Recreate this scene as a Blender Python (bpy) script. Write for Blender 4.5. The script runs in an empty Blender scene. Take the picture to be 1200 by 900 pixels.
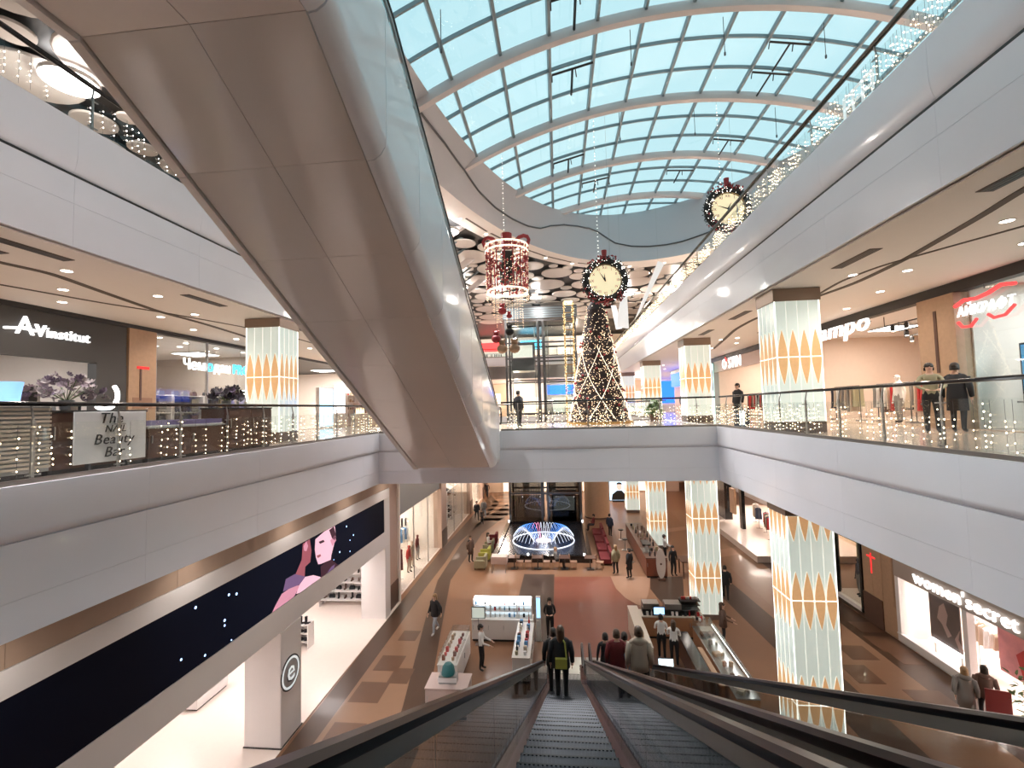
import bpy, bmesh, math, random
from math import sin, cos, pi, radians, sqrt, asin, atan2
from mathutils import Vector, Matrix
random.seed(11)
SC = bpy.context.scene
COL = SC.collection

# ---------------------------------------------------------------- camera
CAM = Vector((0, 0, 10.2))
FPX = 534.56
_yaw, _pit, _rol = radians(5.699), radians(3.0876), radians(-1.4892)
_f = Vector((-sin(_yaw)*cos(_pit), cos(_yaw)*cos(_pit), sin(_pit)))
_r = Vector((cos(_yaw), sin(_yaw), 0)); _u = _r.cross(_f)
RGT = _r*cos(_rol) + _u*sin(_rol); UPV = _u*cos(_rol) - _r*sin(_rol); FWD = _f
cd = bpy.data.cameras.new('camera'); cam = bpy.data.objects.new('camera', cd); COL.objects.link(cam)
cd.sensor_width = 36; cd.lens = 36*FPX/1200; cd.clip_start = .05; cd.clip_end = 400
m3 = Matrix((RGT, UPV, -FWD)).transposed()
cam.matrix_world = Matrix.Translation(CAM) @ m3.to_4x4()
SC.camera = cam
def ray(x, y): return RGT*((x-600)/FPX) - UPV*((y-450)/FPX) + FWD
def PX(x, y, X): d = ray(x, y); return CAM + d*(X/d.x)
def PY(x, y, Y): d = ray(x, y); return CAM + d*(Y/d.y)
def PZ(x, y, Z): d = ray(x, y); return CAM + d*((Z-CAM.z)/d.z)

# ---------------------------------------------------------------- sky, exposure
W = bpy.data.worlds.new('world'); SC.world = W; W.use_nodes = True
nt = W.node_tree; nt.nodes.clear()
wo = nt.nodes.new('ShaderNodeOutputWorld'); bg = nt.nodes.new('ShaderNodeBackground')
tc = nt.nodes.new('ShaderNodeTexCoord'); nz = nt.nodes.new('ShaderNodeTexNoise'); rp = nt.nodes.new('ShaderNodeValToRGB')
nz.inputs['Scale'].default_value = 1.6; nz.inputs['Detail'].default_value = 3
rp.color_ramp.elements[0].position = .35; rp.color_ramp.elements[0].color = (.50, .75, .83, 1)
rp.color_ramp.elements[1].position = .70; rp.color_ramp.elements[1].color = (.68, .90, .94, 1)
nt.links.new(tc.outputs['Generated'], nz.inputs['Vector']); nt.links.new(nz.outputs['Fac'], rp.inputs['Fac'])
nt.links.new(rp.outputs['Color'], bg.inputs['Color']); nt.links.new(bg.outputs[0], wo.inputs[0])
bg.inputs['Strength'].default_value = .54
SC.view_settings.view_transform = 'Standard'; SC.view_settings.look = 'None'
SC.view_settings.exposure = 1.0; SC.view_settings.gamma = 1.0; SC.view_settings.use_curve_mapping = False
SC.cycles.max_bounces = 10; SC.cycles.diffuse_bounces = 6; SC.cycles.glossy_bounces = 4
SC.cycles.transparent_max_bounces = 24; SC.cycles.sample_clamp_indirect = 4.0; SC.cycles.use_denoising = True
SC.cycles.caustics_reflective = False; SC.cycles.caustics_refractive = False

# levels (metres): ground floor 0, first upper floor F1, second upper floor F2
F1, S1, C1, F2, K2, C2 = 9.31, 7.30, 13.47, 15.70, 15.85, 19.60
XL1, XL2, XR, YF = -7.35, -8.95, 6.0, 18.1      # atrium edges
VX, VA, VR, VSK = 6.87, 23.7, 21.0, .10          # skylight vault: axis x, apex z, radius, skew

# ---------------------------------------------------------------- materials
MAT = {}
def mat(n, col, rough=.5, metal=0, emit=0, ecol=None, noise=0, nscale=6, bump=0, spec=.5, coat=0):
    if n in MAT: return MAT[n]
    m = bpy.data.materials.new(n); m.use_nodes = True; MAT[n] = m
    t = m.node_tree; b = t.nodes['Principled BSDF']
    c = (*col, 1)
    b.inputs['Base Color'].default_value = c; b.inputs['Roughness'].default_value = rough
    b.inputs['Metallic'].default_value = metal; b.inputs['Specular IOR Level'].default_value = spec
    b.inputs['Coat Weight'].default_value = coat; b.inputs['Coat Roughness'].default_value = .06
    if emit:
        b.inputs['Emission Color'].default_value = (*(ecol or col), 1); b.inputs['Emission Strength'].default_value = emit
        m.cycles.emission_sampling = 'NONE'
    if noise or bump:
        tcn = t.nodes.new('ShaderNodeTexCoord'); nn = t.nodes.new('ShaderNodeTexNoise')
        nn.inputs['Scale'].default_value = nscale; nn.inputs['Detail'].default_value = 5
        t.links.new(tcn.outputs['Object'], nn.inputs['Vector'])
        if noise:
            mx = t.nodes.new('ShaderNodeMix'); mx.data_type = 'RGBA'
            mx.inputs['A'].default_value = tuple(max(0, v*(1-noise)) for v in col) + (1,)
            mx.inputs['B'].default_value = tuple(min(1, v*(1+noise)) for v in col) + (1,)
            t.links.new(nn.outputs['Fac'], mx.inputs['Factor']); t.links.new(mx.outputs['Result'], b.inputs['Base Color'])
        if bump:
            bn = t.nodes.new('ShaderNodeBump'); bn.inputs['Strength'].default_value = bump; bn.inputs['Distance'].default_value = .02
            t.links.new(nn.outputs['Fac'], bn.inputs['Height']); t.links.new(bn.outputs['Normal'], b.inputs['Normal'])
    return m
def glow(n, col, s, sample=False):
    if n in MAT: return MAT[n]
    m = mat(n, col, .6, 0, s, spec=.1)
    if sample: m.cycles.emission_sampling = 'FRONT_BACK'
    return m
def glass(n, tint=(.93, .97, .96), refl=.75, base=.04, power=4.0):
    if n in MAT: return MAT[n]
    m = bpy.data.materials.new(n); m.use_nodes = True; MAT[n] = m
    t = m.node_tree; t.nodes.clear()
    o = t.nodes.new('ShaderNodeOutputMaterial'); mx = t.nodes.new('ShaderNodeMixShader')
    tr = t.nodes.new('ShaderNodeBsdfTransparent'); gl = t.nodes.new('ShaderNodeBsdfGlossy')
    lw = t.nodes.new('ShaderNodeLayerWeight'); lw.inputs['Blend'].default_value = .5
    pw = t.nodes.new('ShaderNodeMath'); pw.operation = 'POWER'; pw.inputs[1].default_value = power
    ma = t.nodes.new('ShaderNodeMath'); ma.operation = 'MULTIPLY_ADD'; ma.inputs[1].default_value = refl; ma.inputs[2].default_value = base
    tr.inputs['Color'].default_value = (*tint, 1); gl.inputs['Roughness'].default_value = .02
    t.links.new(lw.outputs['Facing'], pw.inputs[0]); t.links.new(pw.outputs[0], ma.inputs[0]); t.links.new(ma.outputs[0], mx.inputs['Fac'])
    t.links.new(tr.outputs[0], mx.inputs[1]); t.links.new(gl.outputs[0], mx.inputs[2]); t.links.new(mx.outputs[0], o.inputs['Surface'])
    return m

mat('white', (.78, .75, .74), .38, noise=.03, nscale=1.5)
mat('fascia', (.875, .875, .93), .3, noise=.03, nscale=1.2, coat=.3)
mat('soffit_beige', (.66, .62, .59), .16, noise=.04, nscale=.8, coat=.5)
mat('soffit_light', (.68, .62, .58), .3, noise=.03)
mat('clad_white', (.82, .83, .87), .25, coat=.5, noise=.02)
mat('ceil', (.80, .745, .70), .6, noise=.02)
mat('ceil_slot', (.10, .075, .06), .7)
mat('dark', (.018, .016, .015), .4)
mat('black_gloss', (.012, .011, .011), .12)
mat('rubber', (.015, .007, .007), .30, spec=.3)
mat('steel', (.42, .41, .40), .3, .9)
mat('steel_dark', (.12, .12, .125), .35, .8)
mat('bronze', (.20, .13, .09), .35, .7)
mat('brown_cap', (.30, .22, .17), .3, .4)
mat('wood', (.42, .27, .17), .45, noise=.15, nscale=9)
mat('wood_dark', (.10, .05, .033), .35, noise=.2, nscale=8)
mat('wood_red', (.22, .07, .04), .3, noise=.15, nscale=6)
mat('tile_tan', (0.2152, 0.1085, 0.0585), .34, noise=.06, nscale=3, coat=.08, spec=.28)
mat('tile_lane', (0.2282, 0.1286, 0.0758), .34, noise=.06, nscale=3, coat=.08, spec=.28)
mat('tile_brown', (0.0619, 0.0321, 0.0179), .34, noise=.1, nscale=3, coat=.08, spec=.28)
mat('tile_check', (0.1119, 0.0563, 0.0317), .34, noise=.08, nscale=3, coat=.08, spec=.28)
mat('tile_grey', (0.0517, 0.0297, 0.0193), .34, noise=.08, nscale=3, coat=.08, spec=.28)
mat('tile_red', (0.1894, 0.0603, 0.0365), .34, noise=.06, nscale=3, coat=.08, spec=.28)
mat('tile_pale', (0.3100, 0.1768, 0.1137), .34, noise=.05, nscale=3, coat=.08, spec=.28)
mat('tile_upper', (.50, .40, .32), .2, noise=.06, nscale=2, coat=.2)
mat('shop_floor', (.80, .71, .65), .25, noise=.03)
mat('shop_wall', (.80, .74, .69), .55, noise=.03)
mat('shop_warm', (.72, .55, .40), .55, noise=.04)
mat('shop_dark', (.05, .047, .045), .5)
mat('shop_grey', (.30, .31, .30), .5)
mat('col_panel', (.80, .84, .80), .12, emit=.2, ecol=(.84, 1, .90), coat=.4)
mat('col_line', (1, 1, .95), .4, emit=.9, ecol=(1, 1, .9))
mat('petal_rim', (.95, .93, .85), .4, emit=.3, ecol=(1, .97, .85))
mat('petal_gold', (.76, .47, .22), .4, emit=.2, ecol=(1, .58, .28), noise=.12, nscale=10)
mat('col_base', (.16, .12, .10), .3, noise=.1)
mat('funnel', (.52, .515, .54), .5, noise=.02)
mat('rib', (.66, .60, .59), .4)
mat('bar', (.22, .27, .29), .4, .3)
mat('skin', (.62, .38, .28), .5)
mat('red', (.55, .03, .03), .4); mat('white_cloth', (.75, .74, .72), .8); mat('black_cloth', (.015, .015, .018), .8)
mat('navy_cloth', (.03, .04, .07), .8); mat('jeans', (.36, .40, .46), .8); mat('maroon_cloth', (.15, .014, .016), .8)
mat('beige_cloth', (.52, .42, .33), .85); mat('grey_cloth', (.22, .21, .20), .8); mat('brown_cloth', (.14, .085, .065), .8)
mat('yellow_cloth', (.42, .40, .08), .7); mat('blue_cloth', (.12, .30, .55), .7); mat('khaki_cloth', (.30, .27, .17), .8)
mat('hair_dark', (.022, .014, .010), .5); mat('hair_brown', (.09, .05, .03), .5); mat('hair_blond', (.35, .22, .11), .5)
glow('bulb_warm', (1, .78, .50), 6); glow('bulb_white', (1, .92, .82), 7); glow('led_white', (1, 1, 1), 5)
glow('downlight', (1, .90, .78), 9); glow('sign_white', (1, 1, 1), 1.0); glow('sign_cyan', (.05, .62, 1), 2.2)
glow('sign_red', (1, .06, .06), .8); glow('sign_blue', (.02, .12, .95), 1.4); glow('screen_white', (.75, .93, 1), 1.6)
glow('gold_light', (1, .80, .45), 1.4)
glass('glass'); glass('glass_clear', (.97, .985, .98), .5, .03, 4)
glass('glass_esc', (.86, .88, .875), .6, .07, 3.0)
glass('glass_sky', (.93, .99, 1.0), .3, .02, 4); glass('glass_dark', (.30, .31, .31), .5, .06, 3)

# ---------------------------------------------------------------- mesh helpers
class MB:
    def __init__(s): s.v = []; s.f = []; s.m = []; s.k = 0
    def add(s, vs, fs):
        o = len(s.v); s.v += [tuple(v) for v in vs]
        for f in fs: s.f.append(tuple(i+o for i in f)); s.m.append(s.k)
        return s
    def mi(s, k): s.k = k; return s
    def box(s, x0, x1, y0, y1, z0, z1):
        return s.add([(x0,y0,z0),(x1,y0,z0),(x1,y1,z0),(x0,y1,z0),(x0,y0,z1),(x1,y0,z1),(x1,y1,z1),(x0,y1,z1)],
                     [(3,2,1,0),(4,5,6,7),(0,1,5,4),(1,2,6,5),(2,3,7,6),(3,0,4,7)])
    def cbox(s, x, y, z, a, b, c): return s.box(x-a/2, x+a/2, y-b/2, y+b/2, z, z+c)
    def prism(s, pts, d):           # 3-D polygon extruded along vector d
        n = len(pts); d = Vector(d); P = [Vector(p) for p in pts]
        return s.add(P + [p+d for p in P], [tuple(reversed(range(n))), tuple(range(n, 2*n))] + [(i, (i+1)%n, n+(i+1)%n, n+i) for i in range(n)])
    def loft(s, rings, closed=True, caps=True):
        n = len(rings[0]); o = len(s.v); fs = []
        for k in range(len(rings)-1):
            for i in range(n if closed else n-1):
                j = (i+1) % n
                fs.append((k*n+i, k*n+j, (k+1)*n+j, (k+1)*n+i))
        if caps and closed: fs += [tuple(reversed(range(n))), tuple((len(rings)-1)*n+i for i in range(n))]
        return s.add([p for r in rings for p in r], fs)
    def tube(s, path, r, n=6, caps=True):
        P = [Vector(p) for p in path]; rings = []; R = r if isinstance(r, (list, tuple)) else [r]*len(P)
        up = None
        for i, p in enumerate(P):
            t = (P[min(i+1, len(P)-1)] - P[max(i-1, 0)])
            t = t.normalized() if t.length > 1e-9 else Vector((0,0,1))
            if up is None: up = Vector((0,0,1)) if abs(t.z) < .9 else Vector((1,0,0))
            a = t.cross(up)
            if a.length < 1e-6: a = t.orthogonal()
            a.normalize(); b = a.cross(t).normalized(); up = b
            rings.append([p + a*(R[i]*cos(2*pi*k/n)) + b*(R[i]*sin(2*pi*k/n)) for k in range(n)])
        return s.loft(rings, True, caps)
    def ring(s, prof, c=(0,0,0), n=20, sx=1, sy=1):
        return s.loft([[(c[0]+r*sx*cos(2*pi*k/n), c[1]+r*sy*sin(2*pi*k/n), c[2]+z) for k in range(n)] for r, z in list(prof)+[prof[0]]], True, False)
    def lathe(s, prof, c=(0,0,0), n=12, sx=1, sy=1):
        return s.loft([[(c[0]+r*sx*cos(2*pi*k/n), c[1]+r*sy*sin(2*pi*k/n), c[2]+z) for k in range(n)] for r, z in prof])
    def ball(s, c, r, n=8, sz=1, m=None):
        m = m or max(4, n//2+1)
        return s.lathe([(max(1e-3, r*sin(pi*i/m)), -r*sz*cos(pi*i/m)) for i in range(m+1)], c, n)
    def octa(s, c, r):
        x, y, z = c
        return s.add([(x+r,y,z),(x-r,y,z),(x,y+r,z),(x,y-r,z),(x,y,z+r),(x,y,z-r)], [(0,2,4),(2,1,4),(1,3,4),(3,0,4),(2,0,5),(1,2,5),(3,1,5),(0,3,5)])
    def sweepx(s, path, sec):       # path in the YZ plane (x,y,z); section = [(dx, dn)]
        P = [Vector(p) for p in path]; rings = []
        for i, p in enumerate(P):
            t = (P[min(i+1, len(P)-1)] - P[max(i-1, 0)]).normalized()
            nn = Vector((0, -t.z, t.y))
            rings.append([p + Vector((a, 0, 0)) + nn*b for a, b in sec])
        return s.loft(rings)
    def mesh(s, name):
        me = bpy.data.meshes.new(name); me.from_pydata(s.v, [], s.f)
        if any(s.m): me.polygons.foreach_set('material_index', s.m)
        me.update(); return me
    def obj(s, name, mats, parent=None, smooth=False, bevel=0, loc=None, fix=True):
        me = s.mesh(name)
        for x in (mats if isinstance(mats, (list, tuple)) else [mats]): me.materials.append(MAT[x] if isinstance(x, str) else x)
        bm = None
        if fix or bevel:
            bm = bmesh.new(); bm.from_mesh(me); bmesh.ops.recalc_face_normals(bm, faces=bm.faces)
            if bevel: bmesh.ops.bevel(bm, geom=[e for e in bm.edges if len(e.link_faces) == 2 and e.calc_face_angle(0) > .6], offset=bevel, segments=2, affect='EDGES', profile=.5)
            bm.to_mesh(me); bm.free()
        if smooth:
            me.polygons.foreach_set('use_smooth', [True]*len(me.polygons))
            if smooth != 'all': me.set_sharp_from_angle(angle=radians(40))
        return link(name, me, parent, loc)
def link(name, me, parent=None, loc=None):
    o = bpy.data.objects.new(name, me); COL.objects.link(o)
    if parent is not None:
        o.parent = parent; KIDS.setdefault(parent.name, []).append(o)
        if parent.get('_w'): o.location = -(Vector(parent['_o']))
    if loc is not None: o.location = loc
    return o
def tag(o, label, cat, group=None, kind=None):
    o['label'] = label; o['category'] = cat
    if group: o['group'] = group
    if kind: o['kind'] = kind
    return o
def T(name, label, cat, loc=(0,0,0), rz=0, group=None, world=False):
    o = bpy.data.objects.new(name, None); COL.objects.link(o); o.location = loc; o.rotation_euler = (0, 0, rz); o.empty_display_size = .2
    tag(o, label, cat, group)
    if world: o['_w'] = 1; o['_o'] = tuple(loc)
    return o
def struct(o): o['kind'] = 'structure'; return o
def stuff(o): o['kind'] = 'stuff'; return o
def S(name, loc=(0,0,0)):                       # an empty that gathers the pieces of the setting
    o = bpy.data.objects.new(name, None); COL.objects.link(o); o['kind'] = 'structure'; o.location = loc; return o
KIDS = {}
def kids(o): return KIDS.get(o.name, [])
def copy_tree(o, loc=None, rz=None, label=None, ch=None, group=None):
    c = o.copy(); COL.objects.link(c)
    if loc is not None: c.location = loc
    if rz is not None: c.rotation_euler = (0, 0, rz)
    if label: c['label'] = label
    if group: c['group'] = group
    for k in (ch if ch is not None else kids(o)):
        d = k.copy(); COL.objects.link(d); d.parent = c; KIDS.setdefault(c.name, []).append(d)
        for g in kids(k):
            e = g.copy(); COL.objects.link(e); e.parent = d; KIDS.setdefault(d.name, []).append(e)
    return c
def text(name, s, size, loc, rot, m, parent=None, ext=.02, align='CENTER', sx=1, shear=0):
    cu = bpy.data.curves.new(name, 'FONT'); cu.body = s; cu.size = size; cu.extrude = ext; cu.align_x = align; cu.align_y = 'CENTER'; cu.resolution_u = 2; cu.shear = shear; cu.space_character = 1.06
    ob = bpy.data.objects.new(name, cu); COL.objects.link(ob)
    me = bpy.data.meshes.new_from_object(ob.evaluated_get(bpy.context.evaluated_depsgraph_get()))
    bpy.data.objects.remove(ob); bpy.data.curves.remove(cu)
    me.transform(Matrix.Translation(loc) @ Matrix.Diagonal((1,1,1,1)) @ (Matrix.Rotation(rot[2], 4, 'Z') @ Matrix.Rotation(rot[0], 4, 'X')) @ Matrix.Diagonal((sx,1,1,1)))
    me.materials.clear(); me.materials.append(MAT[m] if isinstance(m, str) else m)
    return link(name, me, parent)
RL = (pi/2, 0, pi/2); RR = (pi/2, 0, -pi/2); RC = (pi/2, 0, 0)     # text on a left wall, a right wall, facing the entrance
def lamp(kind, name, loc, energy, col=(1,.86,.72), size=.2, sy=None, rot=(0,0,0), spot=None, parent=None):
    l = bpy.data.lights.new(name, kind); l.energy = energy; l.color = col
    if kind == 'AREA':
        l.size = size
        if sy: l.shape = 'RECTANGLE'; l.size_y = sy
    else: l.shadow_soft_size = size
    if spot: l.spot_size = spot; l.spot_blend = .8
    o = bpy.data.objects.new(name, l); COL.objects.link(o); o.location = loc; o.rotation_euler = rot
    return o
# ================================================================ SETTING
def slabobj(name, x0, x1, y0, y1, z0, z1, m): return struct(MB().box(x0, x1, y0, y1, z0, z1).obj(name, m))
# ---- ground floor with stone inlays
floor = struct(MB().box(-24, 24, -8, 66, -.3, 0).obj('floor', 'tile_tan'))
def inlay(pts, m, h=.004, name='floor_inlay'):
    P = [(p[0], p[1], 0.0005) for p in pts]
    return MB().prism(P, (0, 0, h)).obj(name, m, floor)
HC = .006
def pz(*l): return [PZ(x, y, 0) for x, y in l]
facade_l = pz((318,900),(482,690),(518,644),(548,611),(575,580))
bl_out = pz((350,895),(463,740),(498,690),(522,659),(536,637),(558,619),(585,590))
st_l = pz((455,880),(472,828),(500,720),(513,680),(540,638),(560,613),(595,590))
st_r = pz((490,880),(501,828),(517,738),(528,680),(552,645),(565,625),(597,602))
inlay([(-8.7, 3, 0)] + facade_l + bl_out[::-1] + [(-7.6, 3, 0)], 'tile_brown')
inlay([(-7.6, 3, 0)] + bl_out + st_l[::-1] + [(-5.6, 3, 0)], 'tile_lane', .003)
inlay([(-5.6, 3, 0)] + st_l + st_r[::-1] + [(-4.6, 3, 0)], 'tile_brown')
for px, py, a, b in ((457,777,1.0,1.1),(470,792,.8,1.0),(433,811,1.1,1.2),(403,860,1.1,1.0),(480,745,.8,.9)):
    c = PZ(px, py, 0); HC = HC+.0006; MB().box(c.x-a/2, c.x+a/2, c.y-b/2, c.y+b/2, .003, HC).obj('floor_inlay', 'tile_check', floor)
inlay([(-2.55,20.5,0),(-.55,20.5,0),(-.55,28.6,0),(-2.4,28.6,0)], 'tile_grey')
inlay([(-.55,19.0,0),(3.2,19.0,0)] + pz((745,735),(765,720),(750,712),(732,700),(722,676),(650,676)), 'tile_red')
inlay(pz((715,675),(722,690),(733,701),(745,708),(753,711),(760,697),(762,676)), 'tile_pale', .007)
inlay(pz((762,676),(762,690),(770,700),(785,716),(803,716),(800,676)), 'tile_grey', .006)
inlay([(12.55, 8, 0), (13.95, 8, 0), (13.95, 46, 0), (12.55, 46, 0)], 'tile_brown', .005)
inlay([(10.3, 8, 0), (12.55, 8, 0), (12.55, 46, 0), (10.3, 46, 0)], 'tile_lane', .003)
inlay([(8.9, 8, 0), (10.3, 8, 0), (10.1, 19, 0), (9.3, 30, 0), (8.0, 30, 0), (8.7, 19, 0)], 'tile_brown')
for px, py, a, b in ((1040,755,1.1,1.3),(1005,765,1.0,1.1),(1015,735,.9,1.0),(1095,822,1.2,1.2),(1010,790,.9,1.2),(1060,770,.8,1.1)):
    c = PZ(px, py, 0); HC = HC+.0006; MB().box(c.x-a/2, c.x+a/2, c.y-b/2, c.y+b/2, .003, HC).obj('floor_inlay', 'tile_check', floor)
inlay([(8.2,31,0),(12.5,33,0),(12.5,34.4,0),(8.2,32.4,0)], 'tile_pale')
inlay([(8.2,38,0),(12.5,40,0),(12.5,41,0),(8.2,39,0)], 'tile_pale')
for k in range(7): inlay([(-7.4,42+k*2,0),(-5.2,42+k*2,0),(-5.2,42.9+k*2,0),(-7.4,42.9+k*2,0)], 'tile_check')

# ---- decks of the upper floors
def deck(name, x0, x1, y0, y1, zt, zb, mt='tile_upper'):
    o = S(name); o2 = MB().box(x0, x1, y0, y1, zt-.12, zt).obj('deck_tiles', mt, o); MB().box(x0, x1, y0, y1, zb, zt-.12).obj('deck_soffit', 'ceil', o); return o
d_l1 = deck('floor_upper_left', -22, XL1-.06, -7.7, 62, F1, S1)
d_r1 = deck('floor_upper_right', XR+.06, 20, -7.7, 62, F1, S1)
d_f1 = deck('floor_upper_bridge', XL1-.06, XR+.06, YF+.06, 27, F1, S1)
d_n1 = deck('floor_upper_landing', XL1-.06, XR+.06, -7.7, -2.2, F1, S1)
d_b1 = deck('floor_upper_far', XL1-.06, XR+.06, 49.5, 62, F1, S1)
d_l2 = deck('floor_top_left', -20, XL2-.06, -7.7, 62, F2, C1)
d_r2 = deck('floor_top_right', XR+.06, 20, -7.7, 62, F2, C1)
d_f2 = deck('floor_top_far', XL2-.06, XR+.06, 49.6, 62, F2, C1)
d_n2 = deck('floor_top_landing', XL2-.06, XR+.06, -7.7, -1.5, F2, C1)
def fascia(parent, a, b, face, rows, step=3.0):
    """panels on a vertical edge from a to b (2-D points); face = outward 2-D normal"""
    A = Vector(a); B = Vector(b); L = (B-A).length; d = (B-A)/L; n = Vector(face); cnt = max(1, round(L/step))
    for z1, z0, out, rnd in rows:
        me = None; fm = 'fascia' if z1-z0 > .1 else 'dark'
        for k in range(cnt):
            w = L/cnt
            if me is None:
                m = MB(); t = .06
                if rnd:     # rounded lower edge
                    rh = min(rnd, .15); prof = [(-.2, z1), (out, z1)] + [(out - rh*(1-cos(q*pi/2/6)), z0 + rnd - rnd*sin(q*pi/2/6)) for q in range(7)] + [(-.2, z0)]
                else: prof = [(-t, z1), (out, z1), (out, z0), (-t, z0)]
                m.prism([(0, p, z) for p, z in prof], (w-.004, 0, 0))
                o = m.obj('fascia_panel' if fm == 'fascia' else 'groove_strip', fm, parent, smooth=bool(rnd)); me = o.data
            else: o = link('fascia_panel' if fm == 'fascia' else 'groove_strip', me, parent)
            p = A + d*(k*w); o.location = (p.x, p.y, 0)
            o.rotation_euler = (0, 0, atan2(d.y, d.x) if abs(Vector((-d.y, d.x)).dot(n)-1) < .01 else atan2(d.y, d.x))
def edge(parent, a, b, rows, step=3.0): fascia(parent, a, b, (0, 0), rows, step)   # outward = left of a->b
R1 = [(F1+.02, 8.56, .05, .14), (8.56, 7.79, 0, 0), (7.785, S1-.02, 0, 0)]
R2 = [(K2, 14.82, .06, .45), (14.83, 14.785, .004, 0), (14.79, 14.27, 0, 0), (14.265, C1-.02, 0, 0)]
edge(d_l1, (XL1, 62), (XL1, -7.6), R1); edge(d_r1, (XR, -7.6), (XR, 62), R1)
edge(d_f1, (XR, YF), (XL1, YF), R1); edge(d_f1, (XL1, 27), (XR, 27), R1)
edge(d_b1, (XR, 49.5), (XL1, 49.5), R1); edge(d_n1, (XL1, -2.2), (XR, -2.2), R1)
edge(d_l2, (XL2, 62), (XL2, -7.6), R2); edge(d_r2, (XR, -7.6), (XR, 62), R2); edge(d_f2, (XR, 49.6), (XL2, 49.6), R2)

# ---- outer walls
slabobj('wall_back', -24, 24, -8.3, -7.75, 0, 24, 'white')
slabobj('wall_far', -24, 24, 62.05, 62.5, 0, 21, 'shop_warm')
slabobj('wall_left_outer', -24.3, -22.05, -8, 62.5, 0, 24, 'white'); slabobj('wall_right_outer', 20.05, 24.3, -8, 62.5, 0, 24, 'white')
slabobj('wall_left_top', -17.3, -16.9, -7.7, 62, F2, C2+.6, 'shop_wall'); slabobj('wall_right_top', 18.0, 18.4, -7.7, 62, F2, C2+.6, 'shop_wall')

# ---- curved slots and vents in the ceiling of the first upper floor
def ribbon(path, w, z, m, parent, name):
    P = [Vector(p).xy for p in path]; Q = []
    for i in range(len(P)-1):
        for k in range(6): t = k/6; Q.append(P[i]*(1-t) + P[i+1]*t)
    Q.append(P[-1])
    for _ in range(3): Q = [Q[0]] + [(Q[i-1]+Q[i]*2+Q[i+1])/4 for i in range(1, len(Q)-1)] + [Q[-1]]
    b = MB(); ra = []
    for i, p in enumerate(Q):
        t = (Q[min(i+1, len(Q)-1)]-Q[max(i-1, 0)]).normalized(); n = Vector((-t.y, t.x))*w/2
        ra.append([(p.x+n.x, p.y+n.y, z), (p.x-n.x, p.y-n.y, z), (p.x-n.x, p.y-n.y, z-.02), (p.x+n.x, p.y+n.y, z-.02)])
    return b.loft(ra).obj(name, m, parent)
cl = struct(MB().box(-14.4, XL2-.1, -7.6, 62, C1-.06, C1-.03).obj('ceiling_left', 'ceil')); cr = struct(MB().box(XR+.1, 11.1, -7.6, 62, C1-.06, C1-.03).obj('ceiling_right', 'ceil'))
zc = C1-.055
for l, w in ((((-11.4,5),(-11.09,7.96),(-10.91,8.75),(-11.34,10.27),(-11.91,12.47),(-12.08,14.5),(-12.5,17),(-13.2,20)), .16),
             (((-13.6,7),(-12.87,9.26),(-12.45,11.2),(-11.9,12.6),(-11.2,15.5),(-10.9,18),(-11.2,22)), .09)):
    ribbon(l, w, zc, 'ceil_slot', cl, 'ceiling_slot')
for l, w in ((((7.0,5.5),(7.31,7.7),(7.59,8.75),(8.08,11.25),(8.25,13.3),(8.0,15.2),(7.6,18.16),(7.8,20.7),(8.45,23.9),(9.2,27.8)), .15),
             (((9.6,8),(8.89,9.42),(8.32,10.62),(7.83,11.71),(7.7,13),(7.95,14.7),(8.8,18),(9.3,22)), .08)):
    ribbon(l, w, zc, 'ceil_slot', cr, 'ceiling_slot')
def vent(x, y0, y1, g):
    t = T('ceiling_vent', 'narrow dark slot grille let into the pale ceiling '+g, 'vent', (x, (y0+y1)/2, C1-.06), 0, 'slot grilles '+g)
    L = y1-y0; b = MB(); b.box(-.13, .13, -L/2, L/2, -.012, 0); b.obj('grille', 'ceil_slot', t)
    b = MB()
    for k in range(3): b.box(-.08+k*.07, -.06+k*.07, -L/2+.03, L/2-.03, -.02, -.012)
    b.obj('louvre', 'steel_dark', t)
for x, a, b_ in ((-9.7,6.6,8.1),(-10.45,6.6,7.55),(-9.65,10.9,12.3),(-9.65,15.5,17)): vent(x, a, b_, 'above the nail bar gallery')
for x, a, b_ in ((6.75,6.5,7.7),(6.85,10.3,11.7),(6.75,16.6,18.2),(6.75,20.5,22)): vent(x, a, b_, 'above the optician gallery')

# ---- downlights: housing ring, lit disc, the lamp behind it
dl = None
def downlight(x, y, z, label, group, e=60, lampit=True, r=.1, col=(1,.91,.83), aim=None):
    global dl
    if dl is None:
        dl = T('ceiling_downlight', label, 'downlight', (x, y, z), 0, group)
        MB().ring([(.125,-.012),(.125,0),(.10,0),(.10,-.012)], n=14).obj('trim_ring', 'white', dl)
        MB().lathe([(.001,-.006),(.1,-.006),(.1,-.002),(.001,-.002)], n=12).obj('lens', 'downlight', dl)
    else: copy_tree(dl, (x, y, z), label=label, group=group)
    if lampit and aim is None: lamp('SPOT', 'downlight_lamp', (x, y, z-.03), e, col, .09, spot=radians(150))
    elif lampit:         # spot tilted and narrowed to put added light on the lower fascias
        d_ = Vector((aim[0], aim[1], 0)).normalized()*.45 + Vector((0, 0, -1)); o = lamp('SPOT', 'downlight_lamp', (x, y, z-.03), e, col, .09, spot=radians(84)); o.rotation_euler = d_.to_track_quat('-Z', 'Y').to_euler()
ZL = C1-.062
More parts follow.
